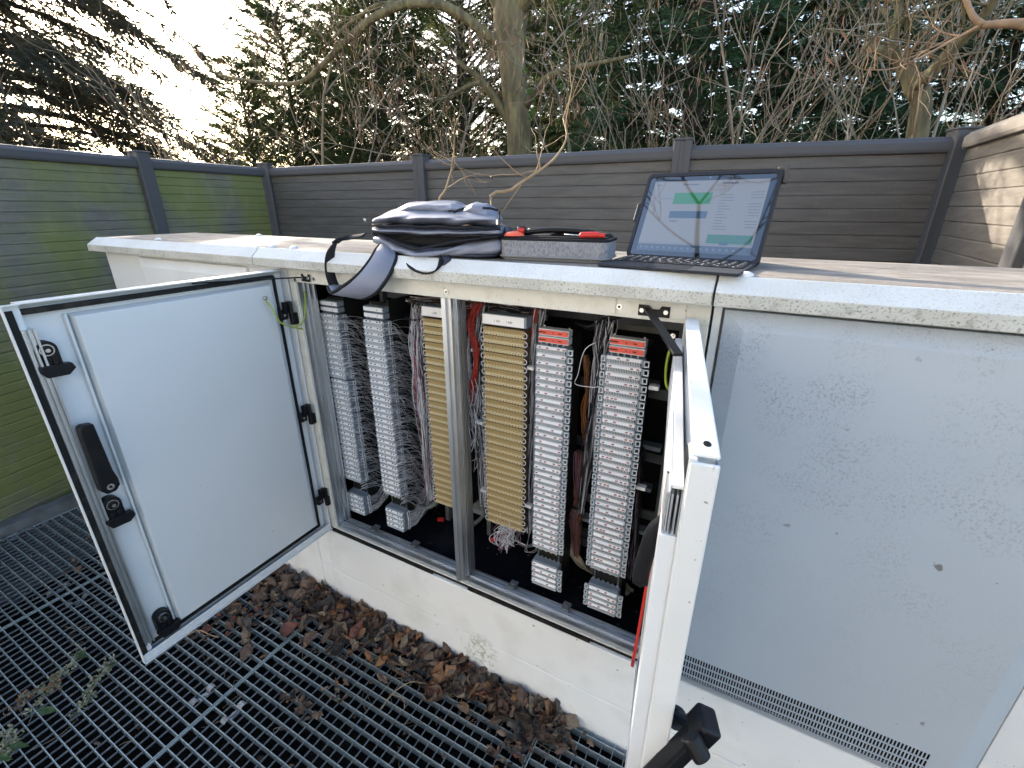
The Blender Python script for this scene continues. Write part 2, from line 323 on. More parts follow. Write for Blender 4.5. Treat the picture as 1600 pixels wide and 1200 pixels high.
# ================================================================ fences
def fence_run(t, pts, zt, pitch, bmat, posts, big=None, name='board_panel', gaprng=3, cm='post', base=-.06):
    rg = random.Random(gaprng)
    for (a, b) in zip(pts[:-1], pts[1:]):
        a = np.array(a, float); b = np.array(b, float); d = (b-a); Ln = np.hypot(*d); d /= Ln; n = np.array([d[1], -d[0]])
        if n @ (np.array([-1.2, .8])-a) < 0: n = -n
        def P(s, o, z): q = a+d*s+n*o; return (q[0], q[1], z)
        mb = MB(); z = zt-.055; k = 0
        while z > base:
            z2 = max(z-pitch, base); g = .0026 if not big or k % big else .007
            if z-z2 < .01: break
            of = rg.uniform(-.0012,.0012)
            pr = [(.012+of, z-g), (.015+of, z-g-.004), (.015+of, z2+.003), (.012+of, z2), (-.012, z2), (-.012, z-g)]
            mb.add([P(.02,o,q) for o,q in pr]+[P(Ln-.02,o,q) for o,q in pr], [(0,1,2,3,4,5),(11,10,9,8,7,6)]+[(i,(i+1)%6,6+(i+1)%6,6+i) for i in range(6)])
            z = z2; k += 1
        mb.add([P(.02,.0105,base),P(Ln-.02,.0105,base),P(Ln-.02,.0105,zt-.055),P(.02,.0105,zt-.055)],[(0,1,2,3)])
        obj(name, mb, M[bmat], t)
        mb = MB(); pr = [(.032,zt-.062),(.036,zt-.050),(.036,zt-.022),(.020,zt-.004),(0,zt),(-.020,zt-.004),(-.036,zt-.022),(-.036,zt-.055),(-.0155,zt-.062),(-.0155,zt-.052),(.0155,zt-.052),(.0155,zt-.062)]
        mb.add([P(.03,o,q) for o,q in pr]+[P(Ln-.03,o,q) for o,q in pr], [tuple(range(12)),tuple(range(23,11,-1))]+[(i,(i+1)%12,12+(i+1)%12,12+i) for i in range(12)])
        obj('cap_rail', mb, M[cm], t, bevel=.002)
    for (x, y, ang) in posts:
        mb = MB(); rt = Matrix.Rotation(ang, 3, 'Z')
        mb.T = lambda v: (x+(rt@Vector(v)).x, y+(rt@Vector(v)).y, v[2])
        mb.prism([(-.038,-.040),(-.012,-.040),(-.010,-.036),(.010,-.036),(.012,-.040),(.038,-.040),(.042,-.036),(.042,.036),(.038,.040),(-.038,.040),(-.042,.036),(-.042,-.036)], 'z', -.2, zt+.02)
        p = obj('post', mb, M['post'], t, bevel=.0015)
        mb = MB(); mb.T = lambda v: (x+(rt@Vector(v)).x, y+(rt@Vector(v)).y, v[2])
        mb.box(-.046,.046,-.044,.044,zt+.0205,zt+.030); obj('post_cap', mb, M['post'], p, bevel=.003)
ZT = 1.775
t = empty('fence', (-3.3, 1.2, 0), 'low board fence covered in green moss, behind the open left door', 'fence')
fence_run(t, [(-2.68,-1.4),(-3.04,0),(-3.385,1.62),(-3.48,2.50)], ZT, .049, 'fence_moss', [(-2.68,-1.4,.2),(-3.025,0,.2),(-3.37,1.62,.15),(-3.46,2.50,.4)], big=3)
t = empty('fence', (-1.4, 2.6, 0), 'long grey board fence running behind the backpack and the tablet', 'fence')
fence_run(t, [(-3.46,2.52),(-2.02,2.57),(-.44,2.60),(.66,2.80)], ZT, .0575, 'fence', [(-2.02,2.56,.03),(-.44,2.59,.1),(.645,2.79,.3)], big=3)
t = empty('fence', (.68, 2.3, 0), 'short tan fence panel in dappled sunlight at the right edge', 'fence')
fence_run(t, [(.675,2.76),(.675,1.93),(.675,1.42)], ZT+.01, .0575, 'fence_tan', [(.675,1.93,HP)], cm='cap_tan')
# ================================================================ street cabinets
def lid(t, x0, x1, e0, e1):
    mb = MB(); yb = 1.345; c0, c1 = .027*e0, .027*e1
    ring = lambda z, i: [(x0+(i*c0),.898+i*.029,z),(x1-(i*c1),.898+i*.029,z),(x1-(i*c1),yb-i*.029,z),(x0+(i*c0),yb-i*.029,z)]
    v = ring(1.331,0)+ring(1.356,0)+ring(1.384,1)+[(x0+.03*e0+.004,.93,1.331),(x1-.03*e1-.004,.93,1.331),(x1-.03*e1-.004,yb-.03,1.331),(x0+.03*e0+.004,yb-.03,1.331)]
    q = lambda a, b: [(a+i, a+(i+1)%4, b+(i+1)%4, b+i) for i in range(4)]
    mb.m = 2; mb.add(v, q(0,4)); mb.m = 0; mb.add(v, q(4,8)); mb.add(v, q(12,0)); mb.m = 1; mb.add(v, [(8,9,10,11)])
    mb.m = 0; mb.add([(x0+.035,.932,1.3325),(x1-.035,.932,1.3325),(x1-.035,yb-.03,1.3325),(x0+.035,yb-.03,1.3325)],[(0,1,2,3)])
    import_merge(mb); return obj('lid', mb, [M['lid'], M['lid_top'], M['lid_edge']], t, bevel=.0022, seg=2)
def import_merge(mb):                      # merge duplicate vertices
    d = {}; mp = []; nv = []
    for v in mb.v:
        k = tuple(round(a,5) for a in v)
        if k not in d: d[k] = len(nv); nv.append(v)
        mp.append(d[k])
    mb.v = nv; mb.f = [tuple(mp[i] for i in f) for f in mb.f]
def bolts(t, pts, z=1.384):
    for (px, py) in pts:
        p = PZ(px, py, z+.004); o = obj('bolt_cap', MB().dome((p[0],p[1],z-.0005), .013, .008), M['tie'], t, smooth=True)
def raised_panel(t, x0, x1, z0, z1, y, d, b, m_, name='door', vent=None):
    """bevelled raised door skin; vent = (x0,x1,z0,z1,nx,nz)"""
    mb = MB(); o = [(x0,z0),(x1,z0),(x1,z1),(x0,z1)]; i_ = [(x0+b,z0+b*.9),(x1-b,z0+b*.9),(x1-b,z1-b*.9),(x0+b,z1-b*.9)]
    v = [(p[0],y,p[1]) for p in o]+[(p[0],y-d*.35,p[1]) for p in o]+[(p[0],y-d,p[1]) for p in i_]
    q = lambda a, c_: [(a+i, a+(i+1)%4, c_+(i+1)%4, c_+i) for i in range(4)]
    mb.add(v, q(0,4)+q(4,8)); yy = y-d; (ax,az),(bx,bz) = i_[0], i_[2]
    if not vent: mb.add([(ax,yy,az),(bx,yy,az),(bx,yy,bz),(ax,yy,bz)], [(0,1,2,3)])
    else:
        vx0,vx1,vz0,vz1,nx,nz = vent; V = lambda a,b_,c_,d_: mb.add([(a,yy,c_),(b_,yy,c_),(b_,yy,d_),(a,yy,d_)], [(0,1,2,3)])
        V(ax,bx,az,vz0); V(ax,bx,vz1,bz); V(ax,vx0,vz0,vz1); V(vx1,bx,vz0,vz1)
        pw = (vx1-vx0)/nx; ph = (vz1-vz0)/nz; g = .0018
        for k in range(nz+1):
            a_ = vz0+k*ph-(g if k else 0); b_ = vz0+k*ph+(g if k < nz else 0); mb.box(vx0,vx1,yy,yy+.0015,a_,b_)
        for k in range(nx+1):
            a_ = vx0+k*pw-(.0013 if k else 0); b_ = vx0+k*pw+(.0013 if k < nx else 0)
            for j in range(nz): mb.box(a_,b_,yy,yy+.0015,vz0+j*ph+(g),vz0+(j+1)*ph-(g))
    import_merge(mb)
    d_ = obj(name, mb, m_, t, bevel=.0025)
    if vent:
        obj('vent_back', MB().box(vx0-.01,vx1+.01,yy+.02,yy+.022,vz0-.01,vz1+.01), M['tdark'], d_)
    return d_
GRP = 'joined white street cabinets'
# ---- left cabinet
TL = empty('street_cabinet', (-1.9, 1.14, 0), 'white roadside cabinet with closed door, next to the mossy fence', 'street cabinet', GRP)
obj('body', MB().box(-2.41,-1.384,Y0,1.335,.36,1.3315), M['paint'], TL, bevel=.006)
obj('plinth', MB().box(-2.40,-1.384,Y0+.001,1.33,-.05,.345), M['plinth'], TL, bevel=.006)
raised_panel(TL, -2.13, -1.47, .38, 1.318, Y0-.001, .022, .035, M['paint'])
lid(TL, -2.445, -1.3835, 1, 0); bolts(TL, [(405,367),(425,384),(247,373)])
# ---- right cabinet
TR = empty('street_cabinet', (.26, 1.14, 0), 'white roadside cabinet with closed vented door, mould specks on its panel', 'street cabinet', GRP)
mb = MB(); mb.box(-.067,.60,Y0+.004,Y0+.02,1.328,1.3315); mb.box(-.067,.60,Y0+.03,1.335,.36,1.3315); mb.box(-.067,-.052,Y0,Y0+.03,.36,1.331); mb.box(.545,.60,Y0,Y0+.03,.36,1.331); mb.box(-.052,.545,Y0,Y0+.03,.345,.365); mb.box(-.052,.545,Y0,Y0+.03,1.3235,1.3315)
obj('body', mb, M['paint'], TR, bevel=.002)
mb = MB(); mb.box(-.067,.60,Y0-.004,1.33,.152,.352); mb.box(-.067,.60,Y0-.004,1.33,-.05,.149)
obj('plinth', mb, M['plinth'], TR, bevel=.003)
obj('plinth_gap_shade', MB().box(-.063,.596,Y0+.006,Y0+.010,.1485,.1525), M['rubber'], TR)  # black strip put in the plinth gap in place of its shade
DR = raised_panel(TR, -.047, .538, .366, 1.322, Y0-.002, .022, .036, M['panel'], vent=(-.012,.466,.392,.476,80,4))
lid(TR, -.0665, .625, 0, 1); bolts(TR, [(1167,427)])
# ---- middle cabinet
TM = empty('street_cabinet', (-.72, 1.14, 0), 'white roadside cabinet with both doors open, showing terminal blocks', 'street cabinet', GRP)
lid(TM, -1.3795, -.0705, 0, 0); bolts(TM, [(459,386)])
xa, xb = -1.2525, -.117
mb = MB(); mb.box(-1.378,-1.372,Y0+.002,1.335,.36,1.3315); mb.box(-.078,-.072,Y0+.002,1.335,.36,1.3315); mb.box(-1.372,-.078,1.329,1.335,.36,1.3315)
obj('shell', mb, M['paint'], TM)
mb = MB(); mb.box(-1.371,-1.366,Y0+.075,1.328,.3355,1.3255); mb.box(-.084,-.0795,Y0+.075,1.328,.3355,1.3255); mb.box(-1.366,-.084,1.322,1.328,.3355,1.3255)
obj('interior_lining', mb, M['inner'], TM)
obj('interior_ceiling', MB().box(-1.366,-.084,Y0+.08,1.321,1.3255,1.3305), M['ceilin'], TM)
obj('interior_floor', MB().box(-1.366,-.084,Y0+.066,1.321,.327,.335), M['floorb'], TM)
mb = MB(); mb.box(-1.378,-.0715,Y0,Y0+.012,1.285,1.3305)                      # top rail
mb.box(-1.378,-.0715,Y0+.012,Y0+.070,1.2865,1.290)
mb.box(-1.318,xa,Y0,Y0+.010,.367,1.285); mb.box(xb,-.0715,Y0,Y0+.010,.367,1.285)
mb.box(-1.318,-.0715,Y0,Y0+.012,.362,.367); mb.box(-1.318,-.0715,Y0+.0122,Y0+.03,.3575,.3685)
obj('front_frame', mb, M['paint_cream'], TM, bevel=.0015)
for s, x in ((1, xa), (-1, xb)):                                              # jamb channels
    mb = MB()
    for k, (d0, d1, o) in enumerate(((.011,.020,.004),(.020,.030,0),(.030,.034,.006),(.034,.046,0),(.046,.050,.006),(.050,.064,.001),(.064,.070,.007))):
        xs = sorted((x-s*.010, x-s*.004+s*o)); mb.box(xs[0],xs[1],Y0+d0+.0001,Y0+d1,.37,1.285)
    obj('jamb_channel', mb, M['alu'], TM)
mb = MB()                                                                     # sill rails
mb.box(xa,xb,Y0+.0105,Y0+.030,.3686,.3705)
for a_, b_, z in ((.0305,.034,.376),(.034,.043,.368),(.043,.047,.376),(.047,.056,.368),(.056,.060,.376),(.060,.0655,.371)): mb.box(xa+.001,xb-.001,Y0+a_+.0001,Y0+b_,.34,z)
obj('sill_rail', mb, M['alu'], TM)
for px, py in ((587,826),(650,850),(804,912),(887,945)):
    p = PZ(px, py, .378); mb = MB(); mb.box(p[0]-.012,p[0]+.012,Y0+.040,Y0+.070,.3765,.386); mb.cyl((p[0],Y0+.055,.386),(p[0],Y0+.055,.388),.005,10)
    obj('sill_clip', mb, M['kerb'], TM, bevel=.001)
mb = MB(); mb.box(-1.318,-.0715,Y0+.006,Y0+.060,.3455,.3615); obj('bottom_seal', mb, M['rubber'], TM)
for a_, b_ in ((-1.27,-.80),(-.66,-.25)):
    obj('drip_strip', MB().box(a_,b_,Y0-.006,Y0+.0055,.350,.3595), M['rubber'], TM, bevel=.001)
mb = MB(); mb.box(-.703,-.690,Y0-.003,Y0+.004,.3686,1.285); mb.box(-.703,-.678,Y0+.004,Y0+.016,.371,1.285)
for a_, b_, o in ((.016,.024,-.003),(.024,.034,.001),(.034,.038,-.005),(.038,.048,.001),(.048,.052,-.005),(.052,.062,.0015)): mb.box(-.703,-.674+o,Y0+a_,Y0+b_-.0001,.377,1.285)
obj('mullion', mb, M['alu'], TM)
mb = MB(); mb.box(-1.3800,-1.3185,Y0-.002,Y0+.02,.357,1.331); obj('hinge_stile', mb, M['paint'], TM, bevel=.002)
mb = MB(); mb.box(-1.378,-1.3105,Y0-.001,Y0+.03,.152,.344); mb.box(-1.378,-1.3105,Y0-.001,Y0+.03,-.05,.149)
mb.box(-1.3075,-.073,Y0-.004,Y0+.03,.152,.344); mb.box(-1.3075,-.073,Y0-.004,Y0+.03,-.05,.149); mb.box(-1.37,-.08,1.29,1.325,-.05,.30)
obj('plinth', mb, M['plinth'], TM, bevel=.0035, seg=3)
obj('plinth_gap_shade', MB().box(-1.374,-.076,Y0+.008,Y0+.012,.1485,.1525).box(-1.3115,-1.3065,Y0+.008,Y0+.0118,-.05,.148).box(-1.3115,-1.3065,Y0+.008,Y0+.0118,.153,.34), M['rubber'], TM)  # black strips in the plinth gaps stand in for the shade there
# screws and brackets on the top rail
for px, py in ((462,437),(491,436),(698,456),(968,479)):
    p = PY(px, py, Y0); mb = MB(); mb.cyl((p[0],Y0-.0005,p[2]),(p[0],Y0-.003,p[2]),.006,14); mb.m = 1; mb.cyl((p[0],Y0-.003,p[2]),(p[0],Y0-.0036,p[2]),.0028,6)
    obj('screw', mb, [M['steel'], M['black']], TM)
for xs in ((-1.30,-1.19),(-.31,-.255),(-.252,-.115)):
    obj('cover_plate', MB().box(xs[0],xs[1],Y0-.0022,Y0-.0002,1.292,1.3295), M['paint_cream'], TM, bevel=.0008)
def stay(pl, pa, pb, w_=.055):
    p = PY(*pl, Y0-.003); mb = MB(); mb.prism([(p[0]-w_/2,p[2]-.011),(p[0]+w_/2,p[2]-.011),(p[0]+w_/2,p[2]+.011),(p[0]+.014,p[2]+.011),(p[0]+.010,p[2]+.004),(p[0]-.008,p[2]+.004),(p[0]-.012,p[2]+.011),(p[0]-w_/2,p[2]+.011)],'y',Y0-.006,Y0-.0025)
    mb.m = 1
    for s in (-1,1): mb.cyl((p[0]+s*w_*.38,Y0-.006,p[2]),(p[0]+s*w_*.38,Y0-.009,p[2]),.005,12)
    mb.m = 0; obj('stay_bracket', mb, [M['black'],M['steel']], TM, bevel=.0008)
stay((1022,486),0,0,.062); stay((478,434),0,0,.036)
p0 = PY(1012,482,Y0-.010); p1 = np.array([-.092,.72,1.285])
mb = MB(); d = Vector(p1-p0); q = d.to_track_quat('Y','Z').to_matrix(); mb.cbox((p0+p1)/2, (.0075,d.length/2,.0025), q); mb.cyl(p0+np.array([0,.004,0]),p0-np.array([0,.008,0]),.006,12)
obj('door_stay', mb, M['black'], TM, bevel=.0008)
obj('door_stay', MB().tube([PY(478,433,Y0-.010),PX(400,437,-1.268),PX(330,441,-1.268),PX(300,443,-1.272)], .0022, 6), M['black'], TM)
# earth wires
def wire(ctrl, r, m_, name, t, n=30): return obj(name, MB().tube(curve_pts(ctrl, n), r, 8), m_, t, smooth=True)
wire([PX(413,466,-1.270),PX(425,482,-1.255),PX(440,505,-1.245),(-1.245,.93,1.14),PY(462,511,Y0-.02),PY(474,502,Y0),PY(477,480,Y0+.02),PY(476,455,Y0+.03)], .0022, M['earth'], 'earth_wire', TM)
wire([PY(1053,531,1.06),PY(1043,560,1.05),PY(1040,590,1.05),PY(1044,607,1.04),PY(1056,608,1.02),PY(1060,590,1.0),PY(1060,570,1.0),PY(1066,551,.99)], .0034, M['earth'], 'earth_wire', TM)
for px, py, y in ((1052,524,1.06),(1064,545,.985),(413,466,0)):
    p = PY(px,py,y) if y else PX(px,py,-1.272); d = (0,-.008,0) if y else (.008,0,0)
    obj('earth_bolt', MB().cyl(p, p+np.array(d), .006, 12).cyl(p, p+np.array(d)*1.6, .003, 8), M['steel'], TM)
# rack frame inside
mb = MB()
for x in (-1.16,-.93,-.74,-.345,-.15,-.105): mb.box(x-.008,x+.008,1.20,1.222,.34,1.324)
for z in (.42,.60,.80,1.0,1.2): mb.box(-1.36,-.09,1.223,1.235,z,z+.03)
obj('rack_frame', mb, M['kerb'], TM)
for px, py in ((1008,602),(998,762),(1012,700),(996,830),(915,812),(975,560)):
    p = PY(px, py, 1.16); obj('support_bracket', MB().box(p[0]-.035,p[0]+.035,1.15,1.18,p[2],p[2]+.012), M['tgrey'], TM)
mb = MB()
for a_, b_, z in ((-1.34,-.72,.375),(-.66,-.2,.42)): mb.box(a_,b_,1.25,1.28,z,z+.03)
mb.box(-.112,-.105,Y0+.075,Y0+.10,.34,1.28)
obj('rear_crossbar', mb, M['tgrey'], TM)
mb = MB(); 
for x in (-.64,-.36,-.30): 
    mb = MB().add([(x,Y0+.09,1.3245),(x+.10,Y0+.09,1.3245),(x+.10,1.28,1.3245),(x,1.28,1.3245),(x+.02,1.28,1.17),(x+.08,1.28,1.17)], [(0,1,2,3),(3,2,5,4)]); obj('top_gusset', mb, M['ceilin'], TM)
# ---- left door (stands at right angles, inner face towards +x)
def door_parts(T, name, label, W, z0, z1, left=True):
    """door local frame: u 0..W from hinge to free edge, t = depth (0 at the inner face plane, positive to the outside), z"""
    def mk(nm, mb, mats, par, **k):
        m2 = MB(); m2.v = [T(v) for v in mb.v]; m2.f = mb.f if left else [f[::-1] for f in mb.f]; m2.mi = mb.mi; return obj(nm, m2, mats, par, **k)
    b = MB(); b.box(0,W-.0262,.036,.0385,z0,z1); b.box(W-.028,W-.0262,.010,.036,z0,z1)                                     # skin + returns
    b.box(0,W-.029,.004,.0358,z1-.0022,z1); b.box(0,W-.029,-.004,.0358,z0,z0+.0022); b.box(W-.029,W,-.002,.0083,z1-.0022,z1); b.box(W-.029,W,-.004,.0083,z0,z0+.0022); b.box(W-.0022,W,-.002,.010,z0+.0024,z1-.0024); b.box(W-.026,W-.0023,.0085,.010,z0+.0024,z1-.0024); b.box(0,.0022,.004,.0358,z0+.0024,z1-.0024)
    D = mk('door', b, M['paint_door'], TM); D['label'] = label
    b = MB(); b.box(.012,W-.030,.0265,.0300,z0+.012,z1-.012); mk('inner_skin', b, M['paint_door'], D)   # back of the channel
    b = MB(); pu0, pu1, pz0, pz1 = .056, W-.100, z0+.045, z1-.035            # raised inner tray
    o = [(pu0,pz0),(pu1,pz0),(pu1,pz1),(pu0,pz1)]; i_ = [(pu0+.006,pz0+.006),(pu1-.005,pz0+.006),(pu1-.005,pz1-.006),(pu0+.006,pz1-.006)]
    v = [(p[0],.026,p[1]) for p in o]+[(p[0],.004,p[1]) for p in i_]; b.add(v, [(i,(i+1)%4,4+(i+1)%4,4+i) for i in range(4)]+[(4,5,6,7)])
    b.box(pu1+.004,pu1+.009,.012,.026,pz0,pz1)
    b.box(.10,.36,.012,.018,z1-.024,z1-.018)
    mk('inner_panel', b, M['panel_in'], D, bevel=.0012)
    b = MB(); g = .007                                                        # gasket ring
    u0,u1,a0,a1 = .040,W-.028,z0+.034,z1-.024
    b.box(u0,u1,.010,.024,a1,a1+g*1.6); b.box(u0,u1,.014,.026,a0-g*.8,a0); b.box(u0-g*.7,u0,.014,.026,a0-g*.8,a1+g); 
    mk('gasket', b, M['rubber'], D, bevel=.002)
    b = MB(); b.box(W-.0160,W-.0035,.0055,.0083,z0+.012,z1-.012); mk('edge_recess', b, M['rubber'], D)  # near-black strip along the recess at the free edge
    b = MB(); u = W-.0365
    for a_, c_, t_ in ((0,.004,-.002),(.004,.009,.004),(.009,.0125,-.004),(.0125,.018,.006),(.018,.0215,-.001)): b.box(u+a_,u+c_-.0001,t_,.0264,z0+.05,z1-.052)
    mk('edge_rail', b, M['alu'], D)
    b = MB(); b.box(0,W,.006,.012,z0+.0024,z0+.022); b.prism([(0,.0)]*0 or [(.0,z0+.0225),(.012,z0+.0225),(.024,z0+.040),(.0262,z0+.040),(.0262,z0+.0225)] and [(.002,z0+.0228),(.026,z0+.0228),(.026,z0+.036)],'x',.012,W-.036)
    m3 = MB(); m3.box(0.002,W-.003,.0,.004,z0+.0025,z0+.026); mk('bottom_lip', m3, M['paint_door'], D, bevel=.002)
    return D, mk
TLd = lambda v: (-1.272 - v[1], Y0-.005 - v[0], v[2])
D1, mk1 = door_parts(TLd, 'l', 'open door seen from inside with latches, black handle and rubber gasket', .628, .362, 1.322)
def latch(par, mk, u, z, s=1.0):
    b = MB(); 
    ang = np.linspace(0, 2*math.pi, 22, endpoint=False); 
    body = [(u+.019*s*math.cos(a), z+.019*s*math.sin(a)) for a in np.linspace(0, math.pi, 12)] + [(u-.019*s, z-.040*s), (u+.019*s, z-.040*s)]
    b.prism(body, 'y', .004, .0262)
    b.prism([(u-.030*s,z-.034*s),(u+.020*s,z-.030*s),(u+.024*s,z-.040*s),(u+.016*s,z-.056*s),(u-.020*s,z-.058*s),(u-.034*s,z-.046*s)], 'y', -.006, .012)
    b.box(u-.012*s,u-.003*s,-.001,.0035,z-.033*s,z-.018*s); b.box(u+.003*s,u+.012*s,-.001,.0035,z-.033*s,z-.018*s)
    l = mk('latch', b, M['black'], par, bevel=.0015)
    b = MB(); b.tube([(u,.001,z),(u,.004,z)], [.0125,.0135], 20); b.m = 1; b.tube([(u,-.0005,z),(u,.0009,z)],[.010,.010],18); b.m = 0; b.tube([(u,-.005,z),(u,-.0006,z)],[.0042,.0050],12); mk('latch_bolt', b, [M['steel'],M['black']], l)
for px, py in ((75,548),(178,790),(258,966)):
    p = PX(px, py, -1.268); latch(D1, mk1, Y0-.005-p[1], p[2])
pa = PX(138,675,-1.25); pb = PX(172,760,-1.25); ua, ub = Y0-.005-pa[1], Y0-.005-pb[1]
b = MB(); prof = [(ub-.0,pb[2])]
b.prism([(ua+.014,pa[2]+.012),(ua+.006,pa[2]+.018),(ua-.014,pa[2]+.014),(ub-.016,pb[2]+.035),(ub-.020,pb[2]+.012),(ub-.020,pb[2]-.006),(ub-.010,pb[2]-.018),(ub+.008,pb[2]-.018),(ub+.018,pb[2]-.004),(ub+.018,pb[2]+.020)], 'y', -.022, .0)
b.box(ub-.014,ub+.012,.0005,.026,pb[2]-.012,pb[2]+.014)
h_ = mk1('handle', b, M['black'], D1, bevel=.004, seg=3)
b = MB(); b.cyl((ub,-.0225,pb[2]),(ub,-.0255,pb[2]),.0075,14); b.m = 1; b.cyl((ub,-.0255,pb[2]),(ub,-.0262,pb[2]),.0035,6); mk1('handle_screw', b, [M['steel'],M['black']], h_)
b = MB(); b.cyl((ub+.028,.012,pb[2]+.02),(ub+.028,.0262,pb[2]+.02),.016,18); b.box(ub+.012,ub+.036,.016,.0263,pb[2]-.05,pb[2]+.06); mk1('lock_plate', b, M['tgrey'], D1, bevel=.001)
def hinge(par, mk, u, z):
    b = MB(); b.box(u-.016,u+.010,-.006,.012,z-.004,z+.030); b.box(u-.026,u-.004,-.010,.004,z-.042,z-.006); b.box(u+.004,u+.026,-.004,.010,z-.022,z+.008); b.cyl((u-.006,-.010,z-.036),(u-.006,-.010,z+.030),.005,10)
    l = mk('hinge', b, M['black'], par, bevel=.0015); b = MB(); b.cyl((u+.017,-.0045,z-.008),(u+.017,-.007,z-.008),.005,10); mk('hinge_screw', b, M['steel'], l)
for px, py in ((447,488),(477,648),(503,778)):
    p = PX(px, py, -1.27); hinge(D1, mk1, Y0-.005-p[1]-.008, p[2])
# ---- right door, swung a little past square, inner face towards -x
AN = R(9.2); hx, hy = -.1155, Y0-.012; du = np.array([math.sin(AN), -math.cos(AN)]); dt = np.array([math.cos(AN), math.sin(AN)])
TRd = lambda v: (hx + du[0]*v[0] + dt[0]*v[1]*.62, hy + du[1]*v[0] + dt[1]*v[1]*.62, v[2])
D2, mk2 = door_parts(TRd, 'r', 'open door seen almost edge on, with a red cord along its inner face', .560, .362, 1.300, left=False)
b = MB(); b.box(.01,.545,.0390,.0420,.375,1.288); mk2('outer_panel', b, M['panel'], D2, bevel=.002)
b = MB(); b.box(.558,.5625,.0,.0385,.364,1.297); b.box(.02,.556,.001,.0385,1.2995,1.303); mk2('edge_cover', b, M['paint'], D2, bevel=.002)
b = MB(); b.box(.03,.552,-.018,-.0012,1.262,1.266); b.box(.03,.552,-.021,-.0181,1.16,1.266); b.box(.515,.5575,-.026,-.0015,.40,1.214); mk2('side_rail', b, M['paint_door'], D2, bevel=.001)
b = MB()
for t_ in (-.0245,-.017,-.010,-.004): b.box(.516,.5545,t_,t_+.003,1.2142,1.258)
b.box(.516,.520,-.025,-.001,1.2142,1.258); mk2('end_profile', b, M['alu'], D2)
b = MB(); b.cyl((.535,.022,1.3035),(.535,.022,1.2995),.0055,14); mk2('drain_hole', b, M['tdark'], D2)
# ---- black outer handle of the right door, swung out (needs D2)
hp = np.array([.012, .40, .945])
b = MB(); b.m = 0
def hx_(px, py, y): return PY(px, py, y)
A_ = hx_(1010,1225,.36); B_ = hx_(1098,1136,.375)
d = Vector((B_-A_)); q = d.to_track_quat('Y','Z').to_matrix()
m3 = MB(); m3.cbox((A_+B_)/2, (.0125, d.length/2+.004, .008), q)
m3.cbox(B_+np.array([.0,.0,.002]), (.0155,.014,.011), q)
obj('outer_handle', m3, M['black'], D2, bevel=.0045, seg=3)
m3 = MB(); C_ = hx_(1086,1160,.355); m3.cyl(C_+np.array([-.006,0,.006]), C_+np.array([.010,-.008,-.008]), .011, 18, .009); obj('handle_boss', m3, M['black'], D2, bevel=.002)
m3 = MB(); E1 = hx_(1096,1142,.39); E2 = hx_(1058,1122,.42); m3.cyl(E1, E2, .009, 14); m3.cyl(E2, E2+(E2-E1)*.25, .013, 18); obj('lock_barrel', m3, M['black'], D2, bevel=.001)
m3 = MB(); F1 = E2+(E2-E1)*.25; m3.cyl(F1, F1+(E2-E1)*.22, .0125, 18); obj('lock_cap', m3, M['steel'], D2, bevel=.001)
# inner handle and red cord on the right door
hc = curve_pts([PY(1040,812,.50),PY(1022,830,.49),PY(1012,858,.49),PY(1003,888,.49),PY(1000,908,.49)],12)
b = MB(); b.tube(hc, np.linspace(.010,.0115,len(hc)), 6)
obj('inner_handle', b, M['bagweb'], D2, smooth=True)
b = MB(); pts = curve_pts([PY(1047,680,.60),PY(1042,730,.58),PY(1036,780,.56),PY(1026,840,.55),PY(1012,905,.54),PY(998,985,.53),PY(988,1040,.53)], 20); b.tube(pts, np.linspace(.0006,.0028,len(pts)), 6)
obj('red_cord', b, M['red'], D2, smooth=True)
